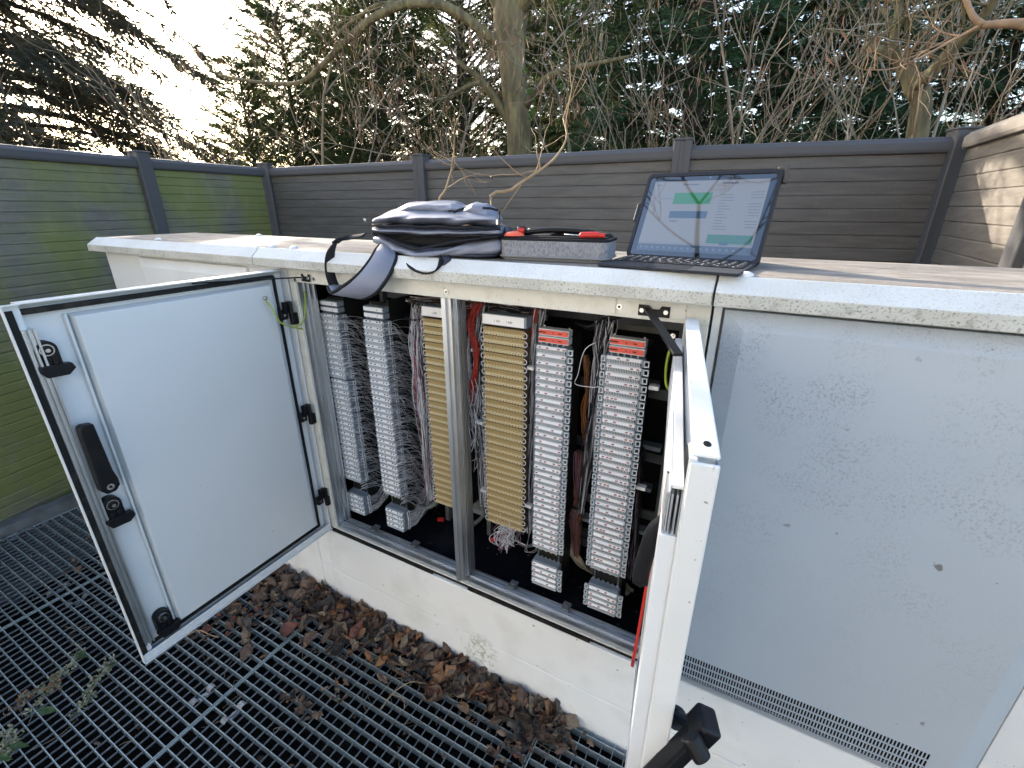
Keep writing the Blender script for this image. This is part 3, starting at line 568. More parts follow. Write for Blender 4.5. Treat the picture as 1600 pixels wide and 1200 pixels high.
# ================================================================ terminal columns
YS = Y0+.085
def strip_grey(w, h, dep, labels, ears, seed):
    rg = random.Random(seed); b = MB(); b.m = 0
    b.box(0,w,.003,dep,.001,h-.001)                                            # body
    b.box(-.002,.003,.001,dep,.0015,h-.002); b.box(w-.003,w+.002,.001,dep,.0015,h-.002)
    ly = lambda z: -.0050+(z/h-.58)*.0170                                      # label face leans back
    b.m = 1; b.add([(.002,ly(h*.60)+.0004,h*.60),(w-.002,ly(h*.60)+.0004,h*.60),(w-.002,ly(h*.95)+.0004,h*.95),(.002,ly(h*.95)+.0004,h*.95),(.002,.004,h*.60),(w-.002,.004,h*.60),(w-.002,.004,h*.95),(.002,.004,h*.95)],[(0,1,2,3),(0,4,5,1),(3,2,6,7),(0,3,7,4),(1,5,6,2)])
    b.m = 2; b.add([(.004,ly(h*.63),h*.63),(w-.005,ly(h*.63),h*.63),(w-.005,ly(h*.90),h*.90),(.004,ly(h*.90),h*.90)],[(0,1,2,3)])
    if labels:
        b.m = 4
        for u in rg.sample((.08,.20,.34,.58,.70,.84),rg.choice((2,3,4))):
            u += rg.uniform(-.03,.03); b.add([(u*w,ly(h*.68)-.0003,h*.68),(u*w+.007,ly(h*.68)-.0003,h*.68),(u*w+.007,ly(h*.82)-.0003,h*.82),(u*w,ly(h*.82)-.0003,h*.82)],[(0,1,2,3)])
    b.m = 3; b.add([(.002,.0026,h*.06),(w-.002,.0026,h*.06),(w-.002,.0026,h*.54),(.002,.0026,h*.54)],[(0,1,2,3)])
    if not labels:
        for u in (.14,.34,.68,.82): b.add([(u*w,ly(h*.74)-.0003,h*.74),(u*w+.006,ly(h*.74)-.0003,h*.74),(u*w+.006,ly(h*.88)-.0003,h*.88),(u*w,ly(h*.88)-.0003,h*.88)],[(0,1,2,3)])
    b.m = 1; n = 20
    for i in range(n):
        x = .004+(w-.008)*(i+.2)/n; b.box(x,x+(w-.008)/n*.42,-.0020,.0025,h*.12,h*.54)
    b.box(.002,w-.002,-.0030,.0025,h*.04,h*.10)
    if ears:
        for s in ears:
            x0, x1 = (w+.003,w+.015) if s > 0 else (-.012,-.002); t_ = .002
            b.box(x0,x1,-.001,.006,.003,.003+t_); b.box(x0,x1,-.001,.006,h-.005,h-.005+t_); b.box(x1-t_,x1,-.001,.006,.003+t_,h-.005); b.box(x0,x0+t_,-.001,.006,.003+t_,h-.005)
    else:
        x0, x1, t_ = w+.003, w+.004, .0016
        b.box(x0,x1+.003,dep-.012,dep-.0105,.003,h-.004); b.box(x0,x1+.003,dep-.002,dep-.0005,.003,h-.004); b.box(x0,x1+.003,dep-.012,dep,h-.004,h-.0025); b.box(x0,x1+.003,dep-.012,dep,.0015,.003)
    return b
def strip_gold(w, h, dep, seed):
    b = MB(); b.m = 2; b.box(0,w,.002,dep,.0025,h-.001)
    b.m = 2; b.add([(0,.0015,.001),(w,.0015,.001),(w,.0015,h*.5),(0,.0015,h*.5)],[(0,1,2,3)])
    b.m = 0; n = 26
    for i in range(n):
        x = .002+(w-.004)*i/n; b.box(x,x+(w-.004)/n*.62,-.003,.0015,h*.52,h*.92)
    b.box(.001,w-.001,-.002,.0014,h*.44,h*.515)
    b.m = 1; n = 13
    for i in range(n):
        x = .003+(w-.006)*i/n; q = (w-.006)/n
        b.box(x+q*.1,x+q*.32,-.006,.0013,h*.08,h*.40); b.box(x+q*.68,x+q*.90,-.006,.0013,h*.08,h*.40); b.box(x+q*.1,x+q*.90,-.006,.0013,h*.3401,h*.44)
    b.m = 3
    for s in (0, 1):
        x = -.004 if s == 0 else w+.004; sg = -1 if s == 0 else 1
        pts = [(x-sg*.006,-.002,h*.75),(x+sg*.002,-.003,h*.6),(x+sg*.003,-.003,h*.3),(x-sg*.002,-.003,h*.12),(x-sg*.008,-.002,h*.12)]; b.tube(curve_pts(pts,10), .0011, 5)
    return b
def mesh_of(b, mats, name):
    me = bpy.data.meshes.new(name); me.from_pydata(b.v, [], b.f)
    for x in mats: me.materials.append(x)
    me.polygons.foreach_set('material_index', b.mi); me.update(); return me
GM = [M['tgrey'],M['tlight'],M['tlabel'],M['tdark'],M['tred']]
KX = (YS)/(Y0+.10)
colsx = [(-1.287,-1.203),(-1.091,-1.007),(-.848,-.720),(-.642,-.515),(-.482,-.397),(-.296,-.208)]
labs = ['column of grey terminal strips nearest the left jamb', 'second column of grey terminal strips, between loose fine wires',
        'beige gold terminal column half hidden behind the metal mullion', 'beige gold terminal column with a wide white title label on top',
        'terminal column with two red labels beside the beige gold one', 'terminal column with two red labels nearest the open right door']
WR = {}
for ci, (xl, xr) in enumerate(colsx):
    xl *= KX; xr *= KX; w_ = xr-xl; gold = ci in (2,3)
    t = empty('terminal_column', (xl, YS, .34), labs[ci], 'terminal column', 'columns of terminal strips in the open cabinet')
    zt = {0:1.172,1:1.172,2:1.204,3:1.204,4:1.172,5:1.172}[ci]; n = {0:31,1:32,2:27,3:27,4:31,5:31}[ci]; h = {0:.0203,1:.0200,2:.0234,3:.0234,4:.0206,5:.0206}[ci]
    dep = .030
    vars_ = [mesh_of(strip_gold(w_,h,dep,k) if gold else strip_grey(w_,h,dep,ci>3,{4:(1,),5:(1,-1)}.get(ci),k+ci*7), [M['gold'],M['goldl'],M['goldd'],M['w_white']] if gold else GM, 'terminal_strip') for k in range(1 if gold else 6)]
    rg = random.Random(ci)
    def put(z, dx=0):
        o = bpy.data.objects.new('terminal_strip', vars_[rg.randrange(len(vars_))]); col.objects.link(o); o.parent = t
        o.location = (dx+rg.uniform(-.0005,.0005), rg.uniform(-.0008,.0008), z-.34); o.rotation_euler = (R(rg.uniform(-1.5,1.5)), 0, R(rg.uniform(-.6,.6)))
    for k in range(n):
        zz = zt-(k+1)*h
        if ci == 0 and k > 10: zz -= .006
        put(zz, .004 if (ci == 0 and k > 10) else 0)
    ze = zt-n*h
    if not gold:
        zb = {0:.470,1:.466,4:.474,5:.466}[ci]
        for k in range(4): put(zb-(k+1)*h, .0)
        for z in (zb,):
            b = MB(); b.box(xl,xr,YS+.004,YS+.028,z,z+.004)
            for k in range(6): b.box(xl+w_*(k+.2)/6,xl+w_*(k+.7)/6,YS+.024,YS+.030,z+.0041,z+.008)
            obj('block_cover', b, M['tgrey'], t, bevel=.001)
        b = MB()
        for x in (xl+.006, xr-.010): b.box(x,x+.004,YS+.030,YS+.034,.345,zt+.045)
        obj('mounting_rod', b, M['steel'], t)
        b = MB()
        for k in range(4): b.dome((xl+w_*(.25+.2*k),YS+.020,ze-.018),.0045,.005,10,3,(0,-1,0))
        obj('brass_screw', b, M['brass'], t)
    b = MB()
    if ci < 2: b.box(xr-.006,xr+.001,YS+.0305,YS+.25,.40,zt+.06); b.box(xl,xr-.007,YS+.0345,YS+.05,.40,zt+.05)
    else: b.box(xl,xr,YS+.0345,YS+.11,ze+.01 if gold else .37,zt+.02)
    obj('guide_plate', b, M['plate'], t)
    if gold:
        b = MB(); b.box(xl-.002,xr+.004,YS-.002,YS+.035,zt+.004,zt+.034); l = obj('label_holder', b, M['tgrey'], t, bevel=.002)
        b = MB(); b.box(xl,xr-.002,YS-.0042,YS-.0022,zt+.006,zt+.032); obj('title_label', b, M['tlabel'], l)
        for s, dx in (('1 301', .28), ('1 400', .56)):
            cu = bpy.data.curves.new('label_text', 'FONT'); cu.body = s; cu.size = .0085; o = bpy.data.objects.new('label_text', cu); cu.materials.append(M['black']); col.objects.link(o)
            o.parent = l; o.location = (w_*dx, -.0046, zt+.014-.34); o.rotation_euler = (HP,0,0)
    else:
        for k in range(2):
            z = zt+.006+k*.0195; b = MB(); b.box(xl+.004,xr+.001,YS+.004,YS+.030,z,z+.017); l = obj('label_holder', b, M['tgrey'] if ci < 2 else M['tlight'], t, bevel=.001)
            b = MB(); b.box(xl+.006,xr-.001,YS+.0015,YS+.0038,z+.003,z+.0145); obj('title_label', b, M['tlabel'] if ci < 2 else M['redlab'], l)
            b = MB()
            for (u0,u1) in (((.05,.30),(.50,.53),(.70,.80)) if ci > 3 else ((.72,.76),)): b.box(xl+w_*u0,xl+w_*u1,YS+.0009,YS+.0014,z+.0075,z+.0100)
            obj('label_print', b, M['tdark'], l)
        b = MB()
        for k in range(5): b.box(xl+w_*(.1+.18*k),xl+w_*(.14+.18*k),YS+.006,YS+.010,zt-.001,zt+.007)
        obj('label_foot', b, M['tgrey'], t)
    # white wire guides
    b = MB()
    gs = {2:[],3:[(743,547,-1),(750,660,-1),(757,766,-1),(829,575,1),(826,790,1)],5:[(1022,606,1),(1002,762,1)]}.get(ci,[])
    for (px, py, s) in gs:
        p = PY(px,py,YS+.02); b.box(p[0]-.012,p[0]+.012,YS+.012,YS+.03,p[2]-.004,p[2]+.006)
    if gs: obj('wire_guide', b, M['tie'], t, bevel=.002)
# ================================================================ wires
def bundle(name, label, ctrl, n, spread, r, mats, seed, cat='wire bundle', k=34, tail=.0, flat=1.0, group=None, nz_=.5):
    rg = np.random.RandomState(seed); base = curve_pts(ctrl, k); K = len(base); mb = MB()
    sp = np.interp(np.linspace(0,1,K), np.linspace(0,1,len(spread)), spread) if hasattr(spread,'__len__') else np.full(K, spread)
    ph = np.linspace(0,1,K)
    for i in range(n):
        a = rg.uniform(0,2*math.pi); rr = math.sqrt(rg.rand()); o = np.array([math.cos(a)*rr, math.sin(a)*rr*flat, 0])
        wv = sum(rg.randn(3)[None,:]*np.sin(ph*rg.uniform(3,16)+rg.uniform(0,6))[:,None] for _ in range(3))*nz_*.5
        s0, s1 = (0, K) if tail == 0 else sorted(rg.choice(K, 2, replace=False)) if rg.rand() < tail else (0, K)
        if s1-s0 < 5: continue
        pts = base + (o[None,:]+wv)*sp[:,None]; mb.m = int(rg.choice(len(mats), p=np.array([m_[1] for m_ in mats])/sum(m_[1] for m_ in mats)))
        mb.tube(pts[s0:s1], r*rg.uniform(.8,1.15), 4, cap=False)
    o = obj(name, mb, [M[m_[0]] for m_ in mats], smooth=True); tag(o, label, cat, group); return o
WG = 'wire bundles inside the open cabinet'
WHI = [('w_white',3),('w_grey',4),('w_dark',3)]
ym = YS+.04
bundle('wire_bundle','thick white and grey wire bundle left of the half hidden gold column',[PY(655,478,ym),PY(652,540,ym-.02),PY(660,620,ym-.02),PY(668,700,ym-.01),PY(672,780,ym)],110,[.024,.024,.022,.016,.012],.00115,WHI+[('w_violet',1),('w_red',.4)],1,tail=.35,group=WG)
bundle('wire_bundle','grey wire bundle with red strands just right of the mullion, along the gold column',[PY(748,478,ym),PY(745,540,ym),PY(746,620,ym),PY(752,700,ym),PY(755,790,ym)],95,[.020,.022,.022,.018,.008],.00115,WHI,2,tail=.5,group=WG)
bundle('wire_bundle','bright red wire bundle bending outward beside the mullion',[PY(745,474,ym-.03),PY(736,510,ym-.03),PY(744,550,ym-.03),PY(741,590,ym-.03),PY(732,625,ym-.01)],30,[.013,.010,.007,.009,.018],.0010,[('w_red',6),('w_brown',1)],3,group=WG)
bundle('wire_bundle','red wire bundle between the gold column and the first red labelled one',[PY(838,484,ym),PY(830,530,ym),PY(829,600,ym),PY(824,680,ym),PY(820,720,ym)],34,[.008,.006,.005,.006,.008],.0012,[('w_red',5),('w_brown',2)],4,group=WG)
bundle('wire_bundle','grey wire bundle between the gold column and the first red labelled one',[PY(843,484,ym+.01),PY(836,540,ym),PY(834,640,ym),PY(828,740,ym),PY(826,830,ym)],85,[.012,.012,.013,.012,.008],.00115,WHI,5,tail=.4,group=WG)
bundle('wire_bundle','dark grey wire bundle beside the last column with red labels',[PY(945,498,ym+.02),PY(938,560,ym+.02),PY(930,640,ym+.02),PY(918,720,ym+.03),PY(908,800,ym+.04)],80,[.022,.018,.013,.012,.010],.00115,[('w_white',1.5),('w_grey',4),('w_dark',4)],6,tail=.4,group=WG)
bundle('wire_bundle','orange and brown wire bundle hanging between the red labelled columns, upper',[PY(914,555,1.12),PY(919,600,1.12),PY(913,650,1.12),PY(920,700,1.12)],34,[.006,.007,.006,.008],.0013,[('w_orange',2),('w_brown',3),('w_dark',2)],7,group=WG)
bundle('wire_bundle','brown and violet wire bundle tied with a black strap between the red labelled columns',[PY(905,706,1.12),PY(904,760,1.12),PY(902,786,1.12),PY(899,815,1.12),PY(901,868,1.12)],60,[.010,.010,.008,.017,.007],.0013,[('w_orange',1),('w_brown',3),('w_violet',4),('w_dark',2)],8,group=WG)
bundle('wire_bundle','dim wire bundle behind the last column, next to the right jamb',[PY(1000,700,1.14),PY(996,780,1.14),PY(992,820,1.14),PY(986,900,1.14)],50,[.010,.008,.010,.016],.0012,[('w_violet',2),('w_dark',4),('w_grey',1)],9,group=WG)
bundle('wire_bundle','pale tangled wire ends hanging under the gold column with the title label',[PY(800,812,YS+.02),PY(795,828,YS+.02),PY(792,845,YS+.02),PY(790,838,YS+.05)],60,[.026,.024,.020,.01],.0009,[('w_white',4),('w_violet',1)],10,k=30,group=WG,nz_=1.1)
bundle('wire_bundle','wires spreading under the cabinet ceiling above the middle columns',[PY(640,468,YS+.06),PY(720,474,YS+.07),PY(800,482,YS+.08),PY(850,490,YS+.08)],40,[.012,.018,.018,.014],.0011,[('w_white',1),('w_dark',4),('w_brown',1)],11,group=WG)
bundle('wire_bundle','white wire ends fanning out near the mullion',[PY(742,560,ym),PY(730,600,ym-.03),PY(738,680,ym-.02),PY(730,740,ym)],46,[.020,.034,.034,.02],.0009,[('w_white',4),('w_grey',2)],12,tail=1,group=WG,nz_=.9)
# fine jumper wires fanned from the strips of columns one and two
def jumpers(ci, label, n, seed):
    xl, xr = colsx[ci]; xr *= KX; rg = np.random.RandomState(seed); mb = MB()
    for i in range(n):
        z0 = rg.uniform(.50,1.165); x = xr+.003+rg.uniform(0,.004); ln = rg.uniform(.03,.20); dr = ln*rg.uniform(.2,1.2)
        y0 = YS+rg.uniform(.005,.03)
        pts = curve_pts([(x-.006,y0-.012,z0),(x+.002,y0,z0+.003),(x+.003+rg.rand()*.01,y0+ln*.4,z0-dr*.15+rg.randn()*.004),(x+.002+rg.rand()*.014,y0+ln*.8,z0-dr*.7+rg.randn()*.006),(x+rg.rand()*.012,y0+ln,z0-dr)],16)
        mb.m = int(rg.choice(3, p=[.45,.25,.30])); mb.tube(pts, .0009, 3, cap=False)
    for i in range(n//6):
        z0 = rg.uniform(.39,.46); y0 = YS+.02
        mb.m = int(rg.choice(3)); mb.tube(curve_pts([(xr+.003,y0,z0),(xr+.01,y0+.05,z0+.0),(xr+.02,y0+.12,z0+rg.uniform(.03,.12)),(xr+.03,y0+.16,z0+.22)],14), .0011, 3, cap=False)
    o = obj('jumper_wires', mb, [M['w_white'],M['w_grey'],M['w_dark']], smooth=True); tag(o, label, 'jumper wires', 'fine jumper wires beside the grey columns')
jumpers(0,'fine jumper wires fanned out between the two grey columns',330,21)
jumpers(1,'fine jumper wires between the second grey column and the mullion side bundle',400,22)
# sheathed cables
def cab(name, label, ctrl, r, m_, n=1, sp=.012, seed=0):
    rg = np.random.RandomState(seed); mb = MB()
    for i in range(n):
        c_ = [np.array(p)+rg.randn(3)*np.array([sp,sp*.6,sp*.4]) for p in ctrl]; mb.tube(curve_pts(c_, 26), r, 8)
    tag(obj(name, mb, M[m_], smooth=True), label, 'cable', 'sheathed cables in the open cabinet')
cab('cable','beige sheathed cables sweeping across the floor behind the last two columns',[PY(890,850,1.14),PY(902,872,1.14),PZ(925,893,.36),PZ(965,905,.36),PZ(985,925,.36)],.0055,'cableb',6,.008,3)
cab('cable','grey cable looped beside the mullion foot',[PY(745,780,1.16),PY(755,800,1.12),PZ(742,818,.35),PZ(728,826,.35),PZ(738,836,.36)],.006,'cable',2,.006,4)
cab('cable','grey cable loop below the first red labelled column',[PY(832,812,YS+.06),PY(815,826,YS+.05),PZ(808,842,.36),PZ(820,853,.35),PZ(840,850,.37)],.006,'cable',1,.0,5)
cab('cable','thick grey cable bent behind the second grey column',[PY(668,760,YS+.10),PY(655,785,YS+.09),PY(672,792,YS+.07),PY(690,772,YS+.06)],.005,'cable',3,.006,6)
cab('cable','black cable loop under the cabinet ceiling near the right door',[PY(905,505,1.1),PY(920,512,1.09),PY(950,500,1.08),PY(990,488,1.06),PY(1020,480,1.04)],.006,'black',2,.006,7)
cab('cable','thin white wire hanging free between the red labelled columns',[PY(948,530,1.08),PY(915,545,1.06),PY(903,585,1.06),PY(899,600,1.06),PY(925,605,1.06),PY(936,604,1.06)],.0012,'w_white',1,0,8)
cab('cable','thin white wire ends curling over the black floor',[PY(828,825,YS+.03),PZ(825,845,.38),PZ(823,862,.36),PZ(835,862,.35),PZ(842,850,.36)],.0010,'w_white',2,.004,9)
for (px,py,lb) in ((688,813,'small red cable plug lying left of the mullion foot'),(770,845,'small red cable plug under the pale tangled wire ends')):
    p = PZ(px,py,.345); o = obj('red_plug', MB().cyl(p-np.array([.012,0,0]),p+np.array([.012,.006,.004]),.008,12), M['red'], bevel=.001); tag(o, lb, 'cable plug')
for (a_,b_,lb) in (((888,786,1.12),(916,788,1.12),'black strap round the violet wire bundle'),((636,490,ym),(666,500,ym),'black strap round the top of the white wire bundle')):
    pa_, pb_ = PY(*a_), PY(*b_); cc = (pa_+pb_)/2; rr = np.linalg.norm(pb_-pa_)/2; th = np.linspace(0,2*math.pi,24)
    o = obj('cable_strap', MB().tube([(cc[0]+rr*math.cos(q),cc[1]+rr*.7*math.sin(q),cc[2]+.004*math.sin(q)) for q in th],.0035,6,cap=False), M['black'], smooth=True); tag(o, lb, 'cable strap')
# ================================================================ backpack
def slab(xs, yf, yb, zb, zt, n=36, p=3.2, wr=.002, seed=0, nx=44):
    rg = np.random.RandomState(seed); X = np.linspace(xs[0], xs[-1], nx); I = lambda a: np.interp(X, xs, a)
    yf, yb, zb, zt = I(yf), I(yb), I(zb), I(zt); mb = MB(); P = []
    f1 = [(rg.uniform(20,90), rg.uniform(1,7), rg.uniform(0,6), rg.randn()) for _ in range(9)]
    for i, x in enumerate(X):
        e = min(1, (min(i, nx-1-i)/(nx*.07)))**.5*.25+.75 if 0 < i < nx-1 else .6
        row = []; cy, cz, hy, hz = (yf[i]+yb[i])/2, (zb[i]+zt[i])/2, (yb[i]-yf[i])/2*(.9+.1*e), (zt[i]-zb[i])/2*e
        for j in range(n):
            a = 2*math.pi*j/n; c_, s_ = math.cos(a), math.sin(a)
            k = (abs(c_)**p+abs(s_)**p)**(-1/p); d_ = sum(A*math.sin(fx*x+fa*a+ph) for fx,fa,ph,A in f1)*wr/3
            row.append((x, cy+(hy*k+d_)*c_, max(cz+(hz*k+d_)*s_, zb[i]-.001)))
        row.append(row[0]); P.append(row)
    mb.grid(P)
    for row in (P[0], P[-1]): mb.add(row[:-1]+[tuple(np.mean(row[:-1],axis=0))], [(i,(i+1)%n,n) for i in range(n)])
    import_merge(mb); return mb
def sub(o, lv=1):
    s = o.modifiers.new('s', 'SUBSURF'); s.levels = lv; s.render_levels = lv; return o
def ribbon(pts, wd, ww, th, n=30):
    P = curve_pts(pts, n); K = len(P); t_ = np.linspace(0,1,K); W = np.array([np.interp(t_, np.linspace(0,1,len(wd)), np.array(wd,float)[:,k]) for k in range(3)]).T
    W /= np.linalg.norm(W,axis=1)[:,None]; wi = np.interp(t_, np.linspace(0,1,len(ww)), ww)/2; T_ = np.gradient(P,axis=0); T_ /= np.linalg.norm(T_,axis=1)[:,None]
    N_ = np.cross(T_, W); N_ /= np.linalg.norm(N_,axis=1)[:,None]; rows = []
    for u, v in ((-1,0),(-.85,1),(0,1.25),(.85,1),(1,0),(.85,-1),(0,-1.25),(-.85,-1)): rows.append(P + W*(wi*u)[:,None] + N_*(th/2*v))
    mb = MB(); G = [[tuple(rows[j%8][i]) for j in range(9)] for i in range(K)]; mb.grid(G)
    for i in (0, K-1): mb.add([tuple(rows[j][i]) for j in range(8)], [tuple(range(8)) if i else tuple(range(8))[::-1]])
    import_merge(mb); return mb, rows[0], rows[4]
BP = empty('backpack', (-.74, 1.08, 1.385), 'grey blue backpack lying unzipped on the cabinet lid, padded strap hanging down', 'backpack')
xs = [-.935,-.90,-.84,-.76,-.68,-.60,-.535]
b = slab(xs,[.955,.945,.930,.915,.925,.940,.955],[1.20,1.22,1.23,1.235,1.235,1.23,1.21],[1.398,1.392,1.384,1.378,1.381,1.386,1.390],[1.432,1.432,1.412,1.400,1.410,1.428,1.440],p=3.4,wr=.0022,seed=3)
sub(obj('body', b, M['bagfab'], BP, smooth=True))
b = slab(xs,[.962,.965,.968,.970,.968,.965,.962],[1.20,1.21,1.22,1.23,1.23,1.22,1.20],[1.42,1.415,1.40,1.395,1.40,1.415,1.425],[1.444,1.445,1.444,1.443,1.443,1.443,1.445],p=5,wr=.001,seed=4)
obj('lining', b, M['bagweb'], BP, smooth=True)
b = slab(xs,[.950,.943,.940,.940,.942,.940,.946],[1.20,1.22,1.23,1.235,1.235,1.23,1.21],[1.436,1.434,1.432,1.430,1.432,1.434,1.438],[1.452,1.452,1.450,1.450,1.450,1.452,1.455],p=3,wr=.0018,seed=5)
sub(obj('middle_layer', b, M['bagfab'], BP, smooth=True))
b = slab([-.93,-.90,-.85,-.78,-.70,-.62,-.545],[.950,.945,.942,.942,.942,.942,.952],[1.18,1.21,1.225,1.23,1.23,1.22,1.18],[1.455,1.455,1.453,1.453,1.453,1.455,1.456],[1.474,1.486,1.500,1.504,1.500,1.496,1.480],p=2.5,wr=.003,seed=6)
v_ = []
for v in b.v:
    x, y, z = v
    if z > 1.472: z = 1.472+(z-1.472)*(.30+.75*min(1,max(0,(y-.945)/.085)))
    v_.append((x,y,z))
b.v = v_
sub(obj('front_panel', b, M['bagfab'], BP, smooth=True))
b = slab([-.86,-.82,-.75,-.68,-.64],[1.00,.985,.985,.985,1.0],[1.15,1.17,1.18,1.18,1.16],[1.48]*5,[1.497,1.512,1.514,1.511,1.496],p=2.6,wr=.002,seed=8)
sub(obj('front_pocket', b, M['bagfab'], BP, smooth=True))
b = slab([-.655,-.62,-.58,-.55],[1.00,.985,.99,1.01],[1.16,1.17,1.17,1.15],[1.465]*4,[1.497,1.512,1.507,1.488],p=2.4,wr=.003,seed=9)
sub(obj('side_pocket', b, M['bagfab'], BP, smooth=True))
def zipline(z, y, x0=-.93, x1=-.54, dz=0, r=.004, nm='zipper'):
    X = np.linspace(x0,x1,26); obj(nm, MB().tube([(x, np.interp(x,[x0,x0+.03,x1-.03,x1],[y+.02,y,y,y+.015]), z+dz*math.sin((x-x0)/(x1-x0)*math.pi)+.0012*math.sin(x*60)) for x in X], r, 6), M['bagweb'], BP, smooth=True)
zipline(1.4535, .942, r=.0042)
X = np.linspace(-.90,-.54,30); zm = lambda x: np.interp(x,[-.90,-.86,-.80,-.755,-.72,-.66,-.60,-.54],[1.433,1.422,1.408,1.402,1.408,1.421,1.430,1.438])
obj('open_zipper', ribbon([(x, np.interp(x,[-.9,-.76,-.54],[.948,.925,.950]), zm(x)+.001) for x in X], [(0,1,.35)], [.016], .003, 60)[0], M['bagweb'], BP, smooth=True)
zipline(1.437, .942, dz=-.002, r=.0022, nm='piping')
# zip pulls and cords
for (p, q, r_) in (((712,332),(728,326),.003),((703,330),(716,331),.0022),((757,325),(782,329),.003)):
    a_ = PY(*p,.965); b_ = PY(*q,.965); obj('zip_pull', MB().tube([a_,(a_+b_)/2+np.array([0,0,.002]),b_], r_, 6), M['bagweb'], BP)
obj('zip_cord', MB().tube(curve_pts([PY(782,329,.96),PY(779,345,.95),PY(778,352,.95)],10),.002,5), M['bagweb'], BP)
obj('zip_slider', MB().cbox(PY(777,347,.945),(.003,.002,.006)), M['steel'], BP, bevel=.001)
obj('zip_slider', MB().cbox(PY(570,344,.945),(.004,.002,.003)), M['steel'], BP, bevel=.001)
# shoulder strap
b, e0, e1 = ribbon([PY(606,386,.945),PY(603,398,.915),PY(592,420,.885),PY(574,443,.865),PY(552,457,.868),PY(533,459,.885),PY(522,448,.905)], [(1,.05,-.25),(1,.05,-.35),(1,.0,-.5),(1,.15,-.65),(.9,.5,-.55),(.6,.9,-.2),(.4,1,0)], [.050,.066,.070,.068,.062,.050,.034], .011, 40)
S_ = obj('shoulder_strap', b, M['bagfab'], BP, smooth=True)
for e in (e0, e1): obj('strap_edging', MB().tube(e, .0050, 6), M['bagweb'], S_, smooth=True)
b, _, _ = ribbon([PY(524,452,.905),PY(516,428,.905),PY(515,405,.905),PY(520,385,.91),PY(532,374,.93),PY(548,371,.95),PY(572,367,.965)], [(.5,1,0),(.6,.9,0),(.7,.8,0),(.8,.5,.4),(.3,.9,.6),(.1,.9,.5),(.1,1,.3)], [.028,.026,.025,.025,.026,.026,.026], .0028, 40)
obj('webbing', b, M['bagweb'], S_, smooth=True)
obj('buckle', MB().cbox(PY(528,376,.925),(.013,.012,.0035),Matrix.Rotation(-.5,3,'Y')), M['black'], S_, bevel=.002)
b, _, _ = ribbon([PY(637,404,.935),PY(645,418,.905),PY(665,426,.90),PY(682,422,.90),PY(692,408,.915),PY(694,399,.94)], [(.3,1,0),(.3,1,.2),(.1,1,.3),(.1,1,.3),(.3,1,0),(.5,1,0)], [.022,.020,.018,.018,.024,.03], .003, 36)
obj('grab_handle', b, M['bagweb'], BP, smooth=True)
b, _, _ = ribbon([PY(690,396,.95),PY(695,404,.925),PY(690,416,.912)], [(1,.0,0),(1,0,0),(1,.2,0)], [.040,.038,.022], .006, 14)
obj('strap_base', b, M['bagpad'], BP, smooth=True)
b, _, _ = ribbon([(-.66,.97,1.390),(-.60,.965,1.391),(-.55,.99,1.394),(-.53,1.03,1.40)], [(0,1,0)], [.06,.05,.04,.03], .008, 20)
obj('rear_strap', b, M['bagpad'], BP, smooth=True)
b = slab([-.545,-.53,-.515,-.505],[1.02,1.0,1.0,1.02],[1.12,1.14,1.14,1.12],[1.388,1.386,1.386,1.39],[1.44,1.455,1.45,1.43],p=2.5,wr=.001,seed=12,nx=12)
obj('hip_pad', b, M['bagpad'], BP, smooth=True)
for o_ in BP.children_recursive:                      # the bag lies askew on the lid
    if o_.type == 'MESH':
        for v_ in o_.data.vertices:
            if v_.co.y > -.125: v_.co.x -= (v_.co.y+.125)*.50
# ================================================================ tool case and tools
def rounded(x0,x1,y0,y1,r,n=5):
    o = []
    for cx, cy, a0 in ((x1-r,y0+r,-90),(x1-r,y1-r,0),(x0+r,y1-r,90),(x0+r,y0+r,180)):
        for k in range(n+1): a = R(a0+90*k/n); o.append((cx+r*math.cos(a), cy+r*math.sin(a)))
    return o
cA = np.array([-.545,.955]); cY = .10; cW, cD, cH = .252, .115, .044
def TC(v): c_, s_ = math.cos(cY), math.sin(cY); return (cA[0]+c_*v[0]-s_*v[1], cA[1]+s_*v[0]+c_*v[1], 1.3845+v[2])
TCc = empty('tool_case', (cA[0]+.12, cA[1]+.06, 1.3845), 'open grey fabric tool case with black rim between backpack and tablet', 'tool case')
b = MB(); b.T = TC; o1 = rounded(0,cW,0,cD,.018); i1 = rounded(.005,cW-.005,.005,cD-.005,.014); n = len(o1)
b.add([(p[0]*.985+.002,p[1],.008) for p in o1]+[(p[0],p[1],cH) for p in o1]+[(p[0],p[1],cH) for p in i1]+[(p[0],p[1],.012) for p in i1], [(i,(i+1)%n,n+(i+1)%n,n+i) for i in range(n)]+[(n+i,n+(i+1)%n,2*n+(i+1)%n,2*n+i) for i in range(n)]+[(2*n+i,2*n+(i+1)%n,3*n+(i+1)%n,3*n+i) for i in range(n)]+[tuple(range(3*n,4*n))])
obj('shell', b, M['felt'], TCc, smooth=False)
b = MB(); b.T = TC; b.prism(rounded(.004,cW-.006,.004,cD-.004,.018),'z',0,.0078); obj('base', b, M['feltb'], TCc, bevel=.003)
b = MB(); b.T = TC; b.tube([(p[0],p[1],.0095) for p in o1+o1[:1]], .0026, 5, cap=False); obj('piping', b, M['feltb'], TCc, smooth=True)
b = MB(); b.T = TC; b.prism(rounded(-.001,cW+.001,-.001,cD+.001,.018),'z',cH+.0002,cH+.006); rim = obj('zip_rim', b, M['bagweb'], TCc, bevel=.0015)
b = MB(); b.T = TC; b.prism(rounded(.010,cW-.010,.010,cD-.010,.014),'z',cH+.0062,cH+.009); obj('tray_liner', b, M['bagweb'], TCc, bevel=.002)
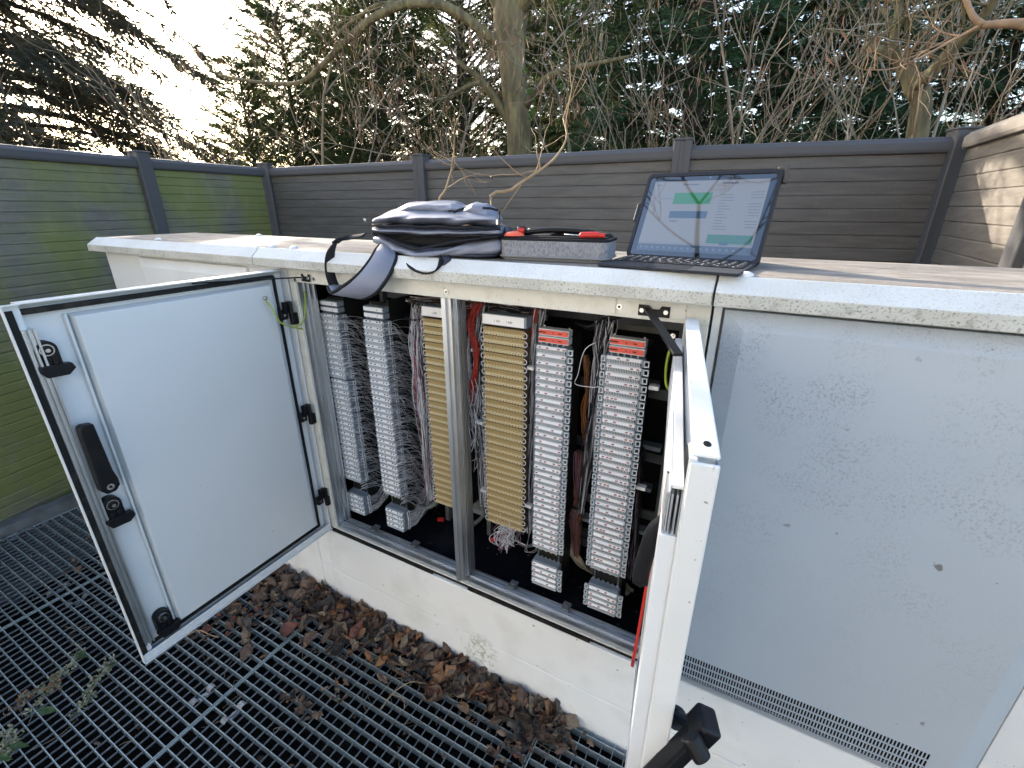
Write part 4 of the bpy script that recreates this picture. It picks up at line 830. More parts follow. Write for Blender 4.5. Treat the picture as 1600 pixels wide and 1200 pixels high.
b = MB(); b.T = TC; b.prism([(.10,.010+cH),(.13,.018+cH),(.19,.022+cH),(.235,.014+cH),(.245,.006+cH),(.10,.006+cH)],'y',cD*.55,cD*.92); obj('lid_flap', b, M['bagweb'], TCc, bevel=.004)
def tool(name, label, cat, parts):
    t = None
    for nm, b, m_ in parts:
        b.v = [TC((v[0],v[1],v[2])) for v in b.v]
        if t is None: t = obj(nm if 0 else name, b, M[m_], smooth=True, bevel=0); tag(t, label, cat)
        else: obj(nm, b, M[m_], t, smooth=True)
zt_ = cH+.010
b1 = MB().tube(curve_pts([(.185,.016,zt_+.003),(.20,.017,zt_+.004),(.222,.018,zt_+.0045),(.240,.020,zt_+.003)],12), [.003]+[.0068]*8+[.005]*(len(curve_pts([(0,0,0)]*4,12))-9), 10)
b2 = MB().tube([(.150,.020,zt_+.004),(.187,.016,zt_+.003)], [.0012,.002], 8)
tool('screwdriver','screwdriver with a red handle lying at the right end of the tool case','screwdriver',[('handle',b1,'red'),('blade',b2,'steel')])
b1 = MB().dome((.030,.022,zt_-.001), .024, .010, 18, 5)
tool('tape_reel','domed orange reel at the left end of the open tool case','reel',[('reel',b1,'orange')])
b1 = MB().tube(curve_pts([(.045,.045,zt_+.004),(.09,.050,zt_+.010),(.14,.052,zt_+.011),(.20,.050,zt_+.008)],16), .006, 8); b2 = MB().tube(curve_pts([(.050,.060,zt_+.008),(.10,.070,zt_+.012),(.15,.066,zt_+.011),(.21,.055,zt_+.006)],16), .006, 8); b3 = MB().cbox((.04,.045,zt_+.010),(.007,.005,.008))
tool('pliers','black handled pliers lying across the tool case','pliers',[('handle',b1,'black'),('handle',b2,'black'),('pivot',b3,'black')])
b1 = MB().cbox((.044,.030,zt_+.010),(.007,.004,.006)); b2 = MB().cyl((.036,.030,zt_+.004),(.036,.030,zt_+.018),.002,8)
tool('insert_tool','small pinkish red tool head sticking up beside the orange reel','tool',[('head',b1,'red'),('hook',b2,'steel')])
# ================================================================ tablet computer with keyboard
ta, tyaw, tw, tk, tt, ts = np.array([-.303,.938,1.3852]), -.135, .272, .176, .52, .197
tux = np.array([math.cos(tyaw), math.sin(tyaw), 0]); tuy = np.array([-math.sin(tyaw), math.cos(tyaw), 0]); tz = np.array([0,0,1.0])
TK = lambda v: tuple(ta + tux*v[0] + tuy*v[1] + tz*(v[2]+max(0,v[1])*.02))
sv = tuy*math.sin(tt)+tz*math.cos(tt); sn = tuy*math.cos(tt)-tz*math.sin(tt)     # up the screen, away through the back
def TS(v): return tuple(ta + tuy*(tk-.012) + tz*.010 + tux*v[0] + sv*v[1] + sn*v[2])
TB = empty('tablet_computer', ta+np.array([.13,.1,0]), 'tablet in a dark case with attached keyboard, showing green and blue boxes on screen', 'tablet')
b = MB(); b.T = TK; b.prism(rounded(0,tw,0,tk,.006,3),'z',0,.0055); KB = obj('keyboard', b, M['kbfab'], TB, bevel=.0015)
b = MB(); b.T = TK; b.prism(rounded(.088,.178,.008,.056,.003,3),'z',.0056,.0060); obj('touchpad', b, M['key'], KB)
b = MB(); b.T = TK; b2 = MB(); b2.T = TK; rg = random.Random(3)
for r_, (y, h, n) in enumerate(((.062,.0155,9),(.0790,.0155,12),(.0960,.0155,13),(.1130,.0155,14),(.1300,.0155,14),(.1465,.010,14))):
    W_ = (tw-.016)/n
    for k in range(n):
        x = .008+k*W_; b.box(x+.0012,x+W_-.0012,y+.001,y+h,.0056,.0074)
        u, v = x+W_*.35, y+h*.45; 
        if r_ == 0 and 2 < k < 6: continue
        b2.box(u,u+.0035,v,v+.0030,.0075,.00765)
obj('keys', b, M['key'], KB); obj('key_legends', b2, M['keyl'], KB)
b = MB(); b.T = TS; b.prism(rounded(-.004,tw+.004,-.006,ts+.004,.012),'z',.0006,.014); CS = obj('case', b, M['case'], TB, bevel=.003)
b = MB(); b.T = TS; o1 = rounded(-.004,tw+.004,-.006,ts+.004,.012); i1 = rounded(.003,tw-.003,.002,ts-.003,.008); n = len(o1)
b.add([(p[0],p[1],-.003) for p in o1]+[(p[0],p[1],-.003) for p in i1]+[(p[0],p[1],.0004) for p in o1]+[(p[0],p[1],.0004) for p in i1], [(i,(i+1)%n,n+(i+1)%n,n+i) for i in range(n)]+[(2*n+i,2*n+(i+1)%n,(i+1)%n,i) for i in range(n)]+[(n+i,n+(i+1)%n,3*n+(i+1)%n,3*n+i) for i in range(n)])
obj('case_rim', b, M['case'], CS)
b = MB(); b.T = TS; b.tube(curve_pts([(tw-.008,ts+.006,.002),(tw+.004,ts+.008,.003),(tw+.009,ts-.001,.004),(tw+.009,ts-.022,.006)],14), .0055, 6); obj('corner_bumper', b, M['grit'], CS, smooth=True)
b = MB(); b.T = TS; b.box(-.013,-.0045,.085,.128,-.001,.008); obj('pen_loop', b, M['case'], CS, bevel=.002)
b = MB(); b.T = TS; b.prism([(.06,.13),(.21,.13),(.21,.125),(.06,.125)],'z',.0145,.016)
def _ks(v): return tuple(ta+tuy*(v[1])+tz*v[2]+tux*v[0])
b = MB(); q0 = np.array(TS((.03,.11,.0145))); q1 = np.array(TS((tw-.03,.11,.0145))); e = tuy*.055; base = lambda q: np.array([q[0],q[1],1.3855])+e*1.2
b.add([q0,q1,base(q1),base(q0)]+[q0+tuy*.002,q1+tuy*.002,base(q1)+tuy*.002,base(q0)+tuy*.002], [(0,1,2,3),(7,6,5,4),(0,4,5,1),(1,5,6,2),(2,6,7,3),(3,7,4,0)]); obj('kickstand', b, M['case'], CS)
def screen_mat(name, c_, e):
    m_ = bpy.data.materials.new(name); m_.use_nodes = True; p = m_.node_tree.nodes['Principled BSDF']; p.inputs['Base Color'].default_value = (.004,.005,.007,1); p.inputs['Roughness'].default_value = .03
    p.inputs['IOR'].default_value = 2.5; p.inputs['Emission Color'].default_value = (*c_,1); p.inputs['Emission Strength'].default_value = e; return m_
SE = .05
sm = [screen_mat('glass_bezel',(0,0,0),0), screen_mat('screen_white',(.80,.82,.86),SE), screen_mat('screen_green',(.05,.62,.16),SE*1.1), screen_mat('screen_blue',(.13,.27,.45),SE), screen_mat('screen_teal',(.10,.50,.33),SE), screen_mat('screen_taskbar',(.22,.33,.50),SE*.8), screen_mat('screen_text',(.33,.36,.44),SE), screen_mat('screen_pale',(.55,.66,.80),SE)]
b = MB(); b.T = TS; b.box(.002,tw-.002,.001,ts-.002,-.0008,.0004); obj('screen_glass', b, sm[0], CS)
b = MB(); b.T = TS; L0, L1, B0, B1 = .016, tw-.016, .013, ts-.015
def sq(u0,u1,v0,v1,k,lv):
    b.m = k; z = -.00095-.00012*lv; x0, x1 = L0+(L1-L0)*u0, L0+(L1-L0)*u1; y0, y1 = B1-(B1-B0)*v1, B1-(B1-B0)*v0
    b.add([(x0,y0,z),(x1,y0,z),(x1,y1,z),(x0,y1,z)], [(0,1,2,3)])
sq(0,1,0,1,1,0); sq(0,1,.90,1,5,1); sq(0,1,.875,.885,7,1)
sq(.22,.56,.17,.33,2,1); sq(.22,.56,.43,.53,3,1); sq(.615,.985,.745,.865,4,1); sq(.73,.80,.84,.885,3,2)
rg = random.Random(5)
sq(.27,.42,.045,.062,6,1); sq(.63,.75,.035,.055,6,1); sq(.10,.20,.24,.26,7,1); sq(.03,.07,.045,.06,6,1); sq(.235,.31,.565,.58,6,1)
for k in range(13):
    v = .20+k*.039; sq(.635,.635+rg.uniform(.05,.13),v,v+.008,6,1)
    if k not in (3,9): sq(.90-rg.uniform(0,.02),.985,v-.03,v-.022,6,1)
for k in range(16): sq(.03+k*.055,.045+k*.055,.935,.965,7,2)
obj('screen_display', b, sm, CS)
b = MB(); b.T = TS; b.cyl((tw/2,ts-.0085,-.0009),(tw/2,ts-.0085,-.0012),.0022,12); obj('camera_lens', b, M['tgrey'], CS)
# ================================================================ trees and shrubs
def gp(px, dist, z=0):
    k = ray(px, 323); k = k/np.hypot(k[0], k[1]); return np.array([CAM[0]+k[0]*dist, CAM[1]+k[1]*dist, z])
def tree_trunk(pts, r0, r1, n=10): P = curve_pts(pts, 20); return MB().tube(P, np.linspace(r0, r1, len(P)), n)
def conifer_mesh(H, Rr, seed, nb, rise, droop, z0=.4, tw_=22, lf=15, ll=.085, lw=.0095, top=.75, zs=.35, sl=1.0, tight=.42):
    """leaf quads and limb tubes of one evergreen, base at the origin"""
    rg = np.random.RandomState(seed); limbs = MB(); O = []; D = []; Ls = []
    for i in range(nb):
        h = z0+(H-z0)*((i+rg.rand())/nb); f = 1-h/H; L = Rr*(.18+.82*f**top)*rg.uniform(.65,1.1); az = i*2.399+rg.uniform(-.5,.5)
        d = np.array([math.cos(az), math.sin(az), 0]); K = 9; t_ = np.linspace(0,1,K); up = rise*rg.uniform(.6,1.4)
        P = np.array([0,0,h])[None,:] + d[None,:]*(t_*L)[:,None]; P[:,2] += L*(up*t_ - droop*t_**2) ; side = np.array([-d[1],d[0],0]); P += side[None,:]*(L*.12*rg.randn()*t_**2)[:,None]
        limbs.tube(P, np.linspace(.010+.009*L,.003,K), 5, cap=False)
        tb = np.gradient(P,axis=0); tb /= np.linalg.norm(tb,axis=1)[:,None]
        nt_ = int(tw_*max(.4,L/Rr)*1.2); u = rg.uniform(.12,1,nt_)**.8; pos = np.array([np.interp(u,t_,P[:,k]) for k in range(3)]).T; tn = np.array([np.interp(u,t_,tb[:,k]) for k in range(3)]).T
        sg = rg.choice([-1,1],nt_); dd = tn*rg.uniform(.5,1.0,(nt_,1)) + side[None,:]*(sg*rg.uniform(.3,1.0,nt_))[:,None] + np.array([0,0,1])*rg.uniform(-zs,.30,(nt_,1)) ; dd /= np.linalg.norm(dd,axis=1)[:,None]
        O.append(pos); D.append(dd); Ls.append((L*.34*(1.15-u)*rg.uniform(.6,1.3,nt_)+.10)*sl)
    O = np.vstack(O); D = np.vstack(D); Ls = np.concatenate(Ls); T = len(O)
    s = np.linspace(.05,1,lf)[None,:]*np.ones((T,1)); s += rg.uniform(-.04,.04,s.shape)
    base = O[:,None,:]+D[:,None,:]*(s*Ls[:,None])[:,:,None]; base[:,:,2] -= .10*(s**2*Ls[:,None])
    ld = D[:,None,:]+rg.randn(T,lf,3)*tight; ld /= np.linalg.norm(ld,axis=2)[:,:,None]
    wv = np.cross(ld, rg.randn(T,lf,3)); wv /= np.linalg.norm(wv,axis=2)[:,:,None]
    l_ = ll*rg.uniform(.6,1.3,(T,lf,1)); w_ = lw*rg.uniform(.7,1.4,(T,lf,1))
    V = np.stack([base, base+ld*l_*.45+wv*w_, base+ld*l_, base+ld*l_*.45-wv*w_], axis=2).reshape(-1,3); F = np.arange(len(V)).reshape(-1,4)
    return V, F, limbs
def rotz(V, a): c_, s_ = math.cos(a), math.sin(a); V = np.array(V, float); return np.stack([V[:,0]*c_-V[:,1]*s_, V[:,0]*s_+V[:,1]*c_, V[:,2]],1)
PROTO = {}
def conifer(kind, px, dist, label, a=0, s=1.0, name='conifer', grp='evergreens beyond the fence'):
    cfg, lm, bm = KINDS_[kind]
    p = gp(px, dist, -.1); t = empty(name, p, label, 'evergreen tree', grp)
    if kind not in PROTO:
        V, F, limbs = conifer_mesh(**cfg); ORG[t.name] = np.zeros(3)
        cr = npobj('crown', V, F, lm, parent=t)
        limbs.tube([(0,0,0),(.03,.02,cfg['H']*.5),(0,0,cfg['H']*.96)],[.02*cfg['H'],.012*cfg['H'],.01],9); tr = obj('trunk', limbs, bm, t); PROTO[kind] = (cr.data, tr.data)
    else:
        for nm, me in zip(('crown','trunk'), PROTO[kind]):
            o = bpy.data.objects.new(nm, me); col.objects.link(o); o.parent = t
    t.rotation_euler = (0,0,a); t.scale = (s,s,s); return t
KINDS_ = {'spruce': (dict(H=8.5,Rr=3.5,seed=1,nb=300,rise=.10,droop=.42,tw_=66,lf=20,ll=.10,lw=.0082,top=.8,zs=.8,sl=.8), M['conC'], M['barkd']),
          'cypress': (dict(H=8.5,Rr=2.3,seed=2,nb=240,rise=.75,droop=.15,tw_=34,lf=18,ll=.13,lw=.009,top=.45,tight=.26), M['conA'], M['barkd']),
          'fir': (dict(H=9,Rr=2.1,seed=3,nb=230,rise=.35,droop=.45,tw_=32,lf=18,ll=.12,lw=.010,top=.5,tight=.30), M['conB'], M['barkd'])}
conifer('spruce', 30, 9.0, 'large grey brown spruce behind the mossy fence, sun glinting through it')
conifer('cypress', 610, 8.6, 'green cypress just left of the thick mossy trunk, with feathery sprays', .3, .60)
conifer('cypress', 480, 10.8, 'cypress farther back, leaning into the bright gap of sky', 2.1, .58)
conifer('cypress', 410, 9.2, 'lowest cypress, at the edge of the bright gap of sky', 1.1, .42)
conifer('cypress', 560, 11.5, 'cypress between the leaning one and the feathery one', .9, .60)
conifer('cypress', 730, 10.5, 'cypress half hidden behind the thick mossy trunk', 4.0)
conifer('fir', 1062, 7.4, 'darkest green fir, straight behind the tablet', .5, .95)
conifer('fir', 1180, 8.6, 'dark fir right of the darkest one, behind pale bare twigs', 2.0)
conifer('fir', 950, 11, 'fir seen through twigs just right of the thick mossy trunk', 3.3)
conifer('fir', 1330, 9.4, 'fir with slanting boughs behind the small forked trunk', 1.2, .85)
conifer('fir', 1500, 10.5, 'fir behind the right corner post of the fence', 5.0, .72)
conifer('spruce', 1700, 9.5, 'spruce rising over the tan fence panel at the right edge', 2.2, .62)
conifer('cypress', 860, 14, 'farthest cypress, between the thick trunk and the dark firs', 1.3)
# far treeline
rg = np.random.RandomState(9); n = 26000; az = rg.uniform(-1.75,1.0,n); dist = rg.uniform(26,40,n); hgt = 2.2+1.1*np.sin(az*9)+.7*np.sin(az*23+1); z = rg.rand(n)**.8*hgt
cc = np.stack([np.sin(az)*dist, np.cos(az)*dist, z],1); d1 = rg.randn(n,3); d1 /= np.linalg.norm(d1,axis=1)[:,None]; d2 = np.cross(d1, rg.randn(n,3)); d2 /= np.linalg.norm(d2,axis=1)[:,None]
V = np.stack([cc-d1*.22, cc+d2*.10, cc+d1*.22, cc-d2*.10],1).reshape(-1,3)
o = npobj('treeline', V, np.arange(len(V)).reshape(-1,4), leafm('hazy_foliage',(.10,.115,.09),(.13,.13,.10),.3)); tag(o, 'hazy far off line of trees and bushes on the horizon', 'treeline', kind='stuff')
# bare woody plants
def grow(mb, p, d, L, r, lev, rg, up=.15, wig=.25, seg=7, kids=4, ends=None, sp=.75, minr=.0016):
    P = [np.array(p, float)]; d = np.array(d, float); st = L/seg
    for i in range(seg):
        d = d+rg.randn(3)*wig*.5+np.array([0,0,up]); d /= np.linalg.norm(d); P.append(P[-1]+d*st)
    P = np.array(P); mb.tube(P, np.linspace(r, max(r*.45,minr), len(P)), 6 if r > .02 else (4 if r > .006 else 3), cap=False)
    if lev <= 0:
        if ends is not None: ends.append((P[-1], d))
        return
    for k in range(kids):
        i = rg.randint(max(1,seg//3), seg+1); dd = P[min(i,seg)]-P[min(i,seg)-1]; dd /= np.linalg.norm(dd); s_ = rg.randn(3); s_ -= dd*(s_@dd); s_ /= np.linalg.norm(s_)
        nd = dd*(1-.35*sp)+s_*sp*rg.uniform(.6,1.1); nd /= np.linalg.norm(nd)
        grow(mb, P[min(i,seg)], nd, L*rg.uniform(.38,.62), max(r*rg.uniform(.42,.62),minr), lev-1, rg, up, wig, max(6,seg-1), kids, ends, sp, minr)
def pods(pts, rg, n=6, L=.07, w=.006, sp=.05):
    V = []
    for p, d in pts:
        for k in range(rg.randint(2, n+2)):
            b0 = np.array(p)+rg.randn(3)*sp; dn = np.array([0,0,-1])+rg.randn(3)*.28; dn /= np.linalg.norm(dn); l = L*rg.uniform(.6,1.4); wv = np.cross(dn, rg.randn(3)); wv /= np.linalg.norm(wv); ww = w*rg.uniform(.6,1.3)
            V += [b0, b0+dn*l*.5+wv*ww, b0+dn*l+rg.randn(3)*.008, b0+dn*l*.5-wv*ww]
    return np.array(V)
def shrub_meshes(seed, stems, L, r, lev, kids, up, wig, sp, m_, spread=.25, pod=0):
    rg = np.random.RandomState(seed); mb = MB(); ends = []
    for k in range(stems):
        d = np.array([rg.randn()*spread, rg.randn()*spread, 1]); grow(mb, (rg.randn()*.10*stems**.5, rg.randn()*.06*stems**.5, 0), d/np.linalg.norm(d), L*rg.uniform(.7,1.15), r*rg.uniform(.7,1.2), lev, rg, up, wig, 8, kids, ends, sp)
    pv = pods([e for i, e in enumerate(ends) if rg.rand() < pod], rg) if pod else None
    return mb, pv
SH = {}
def shrub(kind, px, dist, label, a=0, s=1.0, name='bare_shrub', cat='shrub', grp='bare shrubs behind the fence'):
    t = empty(name, gp(px, dist, -.05), label, cat, grp)
    if kind not in SH:
        mb, pv = shrub_meshes(**SK[kind][0]); ORG[t.name] = np.zeros(3)
        o = [obj('stems', mb, SK[kind][1], t)]
        if pv is not None and len(pv): o.append(npobj('leaves', pv, np.arange(len(pv)).reshape(-1,4), M['pod'], parent=t))
        SH[kind] = [(q.name.split('.')[0], q.data) for q in o]
    else:
        for nm, me in SH[kind]:
            o = bpy.data.objects.new(nm, me); col.objects.link(o); o.parent = t
    t.rotation_euler = (0,0,a); t.scale = (s,s,s)
SK = {'a': (dict(seed=11,stems=4,L=2.3,r=.011,lev=3,kids=3,up=.16,wig=.26,sp=.8,m_=None,spread=.20,pod=.10), M['twig']),
      'b': (dict(seed=12,stems=4,L=2.3,r=.012,lev=3,kids=3,up=.14,wig=.30,sp=.9,m_=None,spread=.22,pod=.06), M['twigo']),
      'c': (dict(seed=13,stems=2,L=3.2,r=.020,lev=3,kids=4,up=.06,wig=.24,sp=.85,m_=None,spread=.22,pod=1.0), M['twig'])}
for i, (k, px, ds, a, s, lb) in enumerate((
    ('c',700,6.0,0,1.0,'bare shrub with brown hanging seed pods left of the thick mossy trunk'),
    ('c',930,5.6,2,1.0,'bare shrub with dense hanging seed pods right of the thick mossy trunk'),
    ('a',980,4.6,1,1.0,'pale twiggy shrub behind the fence left of the tablet'),
    ('b',1110,4.7,4,1.05,'tan twiggy shrub rising straight above the fence post by the tablet'),
    ('a',1210,4.6,3,1.1,'pale tangled shrub between the tablet and the forked trunk'),
    ('b',1310,4.9,1.5,1.1,'tan tangled shrub just left of the small forked trunk'),
    ('a',1400,4.7,5,1.15,'pale shrub touching the small forked trunk'),
    ('b',1530,4.9,2.5,1.1,'tan shrub behind the right corner post'),
    ('a',1660,4.9,0.4,1.1,'pale shrub overhanging the tan fence panel'),
    ('c',1480,6.2,.6,1.1,'shrub with seed pods farther back beyond the right corner post'),
    ('c',470,5.6,5.2,.95,'bare shrub with seed pods in front of the bright gap of sky'),
    ('a',250,5.2,2.2,.95,'bare shrub in front of the large grey brown spruce'),
    ('b',90,5.6,.9,.95,'tangled shrub behind the mossy fence at the left edge'),
    ('b',560,5.6,3.4,.8,'low tan shrub behind the left fence post of the grey fence'),
    ('c',1130,6.4,3,1.15,'tall bare shrub with seed pods in front of the darkest fir'))):
    shrub(k, px, ds, lb, a, s)
# thick mossy tree
yT = 4.3
TT = empty('deciduous_tree', PY(805,330,yT)*np.array([1,1,0]), 'thick mossy tree trunk with long arching limb and a few ivy leaves', 'tree')
q = lambda px, py, y=yT: PY(px, py, y)
pb = q(812,330); pb[2] = -.1
b = MB(); P = curve_pts([pb, q(812,245), q(806,160), q(798,70), q(797,0), q(793,-120), q(800,-280)], 30); b.tube(P, np.interp(np.linspace(0,1,len(P)),[0,.2,.45,.6,1],[.135,.115,.118,.150,.12]), 16)
obj('trunk', b, M['bark'], TT, smooth=True)
b = MB(); rg = np.random.RandomState(5); ends = []
L1 = curve_pts([q(800,85),q(755,50,4.2),q(700,12,4.0),q(640,5,3.8),q(580,30,3.7),q(535,70,3.6),q(500,105,3.6),q(465,130,3.6),q(400,128,3.6),q(340,118,3.6)], 40); b.tube(L1, np.linspace(.050,.011,len(L1)), 8)
L2 = curve_pts([q(640,5,3.8),q(590,8,3.75),q(545,38,3.7),q(520,60,3.65)], 16); b.tube(L2, np.linspace(.02,.012,len(L2)), 6)
L3 = curve_pts([q(798,195),q(770,150,4.2),q(745,120,4.1),q(712,95,4.0)], 18); b.tube(L3, np.linspace(.045,.018,len(L3)), 7)
L4 = curve_pts([q(750,128,4.1),q(720,140,4.0),q(695,160,3.9)], 12); b.tube(L4, np.linspace(.022,.012,len(L4)), 6)
L5 = curve_pts([q(822,165),q(850,128,4.2),q(880,110,4.1),q(930,100,4.0),q(985,88,4.0)], 18); b.tube(L5, np.linspace(.040,.012,len(L5)), 7)
L6 = curve_pts([q(790,30),q(770,-10,4.2),q(740,-60,4.1)], 10); b.tube(L6, np.linspace(.06,.05,len(L6)), 8)
L7 = curve_pts([q(808,20),q(838,-30,4.2),q(880,-90,4.1)], 10); b.tube(L7, np.linspace(.06,.05,len(L7)), 8)
for Lp, n in ((L1,17),(L2,5),(L3,8),(L4,6),(L5,9)):
    for k in range(n):
        i = rg.randint(2, len(Lp)); d = rg.randn(3)*.6+np.array([0,-.1,-.35 if rg.rand() < .65 else .6]); grow(b, Lp[i], d/np.linalg.norm(d), rg.uniform(.3,.8), .0065, 2, rg, -.02, .30, 6, 3, ends, .8, .0018)
obj('limbs', b, M['bark'], TT, smooth=True)
pv = pods([e for e in ends if rg.rand() < .5], rg, 6, .08, .006, .05); npobj('leaves', pv, np.arange(len(pv)).reshape(-1,4), M['pod'], parent=TT)
V = []
for (px, py, s) in ((820,110,.035),(826,140,.05),(832,173,.05),(831,100,.02),(835,155,.025),(828,185,.03),(823,60,.03)):
    c_ = PY(px, py, yT-.14); e1 = np.array([.9,0,.3]); e2 = np.array([-.2,-.3,.9])
    V += [c_-e2*s, c_+e1*s*.9, c_+e2*s*.5, c_-e1*s*.9]
npobj('ivy_leaves', V, np.arange(len(V)).reshape(-1,4), M['ivy'], parent=TT)
# small forked tree on the right
yF = 4.6; b = MB(); ends = []; rg = np.random.RandomState(8)
TF = empty('deciduous_tree', PY(1435,330,yF)*np.array([1,1,0]), 'slim brown forked trunk rising right of the tablet, behind the grey fence', 'tree')
b0 = PY(1437,330,yF); b0[2] = -.1
P = curve_pts([b0,PY(1433,215,yF),PY(1428,140,yF),PY(1413,105,yF),PY(1395,85,yF),PY(1350,72,yF)],24); b.tube(P, np.linspace(.075,.030,len(P)), 9)
P2 = curve_pts([PY(1428,140,yF),PY(1450,120,yF-.1),PY(1485,80,yF-.2),PY(1530,35,yF-.3),PY(1570,-30,yF-.4)],20); b.tube(P2, np.linspace(.045,.025,len(P2)), 7)
P3 = curve_pts([PY(1395,85,yF),PY(1400,40,yF),PY(1410,-20,yF)],12); b.tube(P3, np.linspace(.03,.02,len(P3)), 6)
for Lp in (P, P2, P3):
    for k in range(12): i = rg.randint(len(Lp)//3, len(Lp)); d = rg.randn(3)*.7+np.array([0,0,.3]); grow(b, Lp[i], d/np.linalg.norm(d), rg.uniform(.4,.9), .009, 2, rg, .04, .3, 6, 3, ends, .85, .002)
obj('trunk', b, M['bark'], TF, smooth=True)
# sunlit branch at the right
b = MB(); rg = np.random.RandomState(18); TS2 = empty('deciduous_tree', (1.75,3.05,0), 'orange tan sunlit branch reaching in at the upper right corner', 'tree')
P = curve_pts([(1.75,3.05,-.1),(1.72,3.05,1.0),(1.62,3.03,1.9),PY(1780,70,3.0),PY(1700,52,3.0),PY(1640,46,3.0),PY(1590,37,3.0),PY(1535,39,3.0)],40); b.tube(P, np.interp(np.linspace(0,1,len(P)),[0,.45,1],[.06,.035,.013]), 9)
P2 = curve_pts([PY(1535,38,3.0),PY(1520,25,3.0),PY(1505,-10,3.0)],8); b.tube(P2, np.linspace(.013,.010,len(P2)), 7)
P3 = curve_pts([PY(1535,38,3.0),PY(1490,62,3.0),PY(1450,84,2.95),PY(1420,98,2.9)],12); b.tube(P3, np.linspace(.008,.003,len(P3)), 6)
for k in range(10): i = rg.randint(2, len(P3)); d = rg.randn(3)*.6; grow(b, P3[i], d/np.linalg.norm(d), .25, .004, 1, rg, .05, .3, 5, 3, None, .8, .0016)
obj('branch', b, mat('sunlit_tan_bark',(.40,.25,.14),.7,dirt=[(20,.4,.65,(.22,.14,.08),.7)]), TS2, smooth=True)
# saplings behind the cabinet
b = MB(); rg = np.random.RandomState(28); TS3 = empty('bare_sapling', (-.62,1.55,0), 'leafless twig curving up behind the backpack in front of the grey fence', 'sapling')
P = curve_pts([(-.62,1.52,-.1),(-.64,1.48,1.1),PY(768,325,1.45),PY(800,296,1.5),PY(835,272,1.55),PY(868,246,1.6),PY(885,215,1.65),PY(880,185,1.7)],30); b.tube(P, np.linspace(.008,.0022,len(P)), 6)
for k in range(7): i = rg.randint(14, len(P)); d = rg.randn(3)*.6+np.array([0,0,.4]); grow(b, P[i], d/np.linalg.norm(d), rg.uniform(.12,.32), .0026, 1, rg, .04, .3, 6, 2, None, .8, .0012)
obj('stem', b, M['twigo'], TS3, smooth=True)
b = MB(); TS4 = empty('bare_sapling', (-1.1,1.9,0), 'thin upright pale twig above the middle of the backpack', 'sapling')
P = curve_pts([(-1.1,1.9,-.1),(-1.1,1.9,1.2),PY(690,330,1.9),PY(697,295,1.9),PY(705,268,1.9),PY(707,248,1.9)],24); b.tube(P, np.linspace(.008,.003,len(P)), 6)
for k in range(6): i = rg.randint(12, len(P)); d = rg.randn(3)*.6+np.array([0,0,.3]); grow(b, P[i], d/np.linalg.norm(d), rg.uniform(.1,.25), .0028, 1, rg, .04, .3, 5, 2, None, .8, .0012)
obj('stem', b, M['twigo'], TS4, smooth=True)
# tree standing behind the camera, whose bare crown the tablet mirrors
b = MB(); rg = np.random.RandomState(38); TS5 = empty('deciduous_tree', (.3,-3.4,0), 'leafless tree behind the viewer, mirrored in the tablet screen', 'tree')
P = curve_pts([(.3,-3.4,-.1),(.2,-3.2,2.2),(.1,-2.9,4.2),(-.1,-2.4,5.6),(-.2,-1.9,6.4)],24); b.tube(P, np.linspace(.14,.05,len(P)), 9)
for k in range(26): i = rg.randint(10, len(P)); d = rg.randn(3)*.8+np.array([0,.1,.5]); grow(b, P[i], d/np.linalg.norm(d), rg.uniform(.8,1.5), .03, 3, rg, .05, .30, 7, 3, None, .75, .006)
sc_ = np.array(TS((tw/2,ts/2,0))); dv = sc_-CAM; dv /= np.linalg.norm(dv); nn = -sn; rf = dv-2*(dv@nn)*nn; rf /= np.linalg.norm(rf)   # where the screen looks in the sky
c0 = sc_+rf*3.6; e1_ = tux; e2_ = np.cross(rf, e1_)
L_ = lambda u, v: c0+e1_*u+e2_*v
pf = curve_pts([P[14], (P[14]+L_(.1,-1.6))/2, L_(.15,-.8), L_(.02,-.3), L_(-.02,.1)], 20); b.tube(pf, np.linspace(.045,.016,len(pf)), 7, cap=False)
for (a0, pts_) in ((.014, [L_(-.02,.1), L_(-.2,.35), L_(-.34,.75)]), (.012, [L_(-.02,.1), L_(.15,.4), L_(.2,.8)]), (.011, [L_(.02,-.3), L_(-.3,-.1), L_(-.7,.25)]), (.010, [L_(.08,-.5), L_(.45,-.2), L_(.6,.4)]), (.009, [L_(-.15,.3), L_(-.45,.35), L_(-.75,.6)]), (.009, [L_(.15,.4), L_(.45,.5), L_(.7,.9)])):
    pk = curve_pts(pts_, 12); b.tube(pk, np.linspace(a0, .004, len(pk)), 5, cap=False)
    for k in range(5): d = (pk[-1]-pk[0])/np.linalg.norm(pk[-1]-pk[0])+rg.randn(3)*.5; grow(b, pk[rg.randint(3,len(pk))], d/np.linalg.norm(d), .45, .005, 1, rg, .0, .3, 6, 3, None, .7, .003)
obj('trunk', b, M['barkd'], TS5, smooth=True)
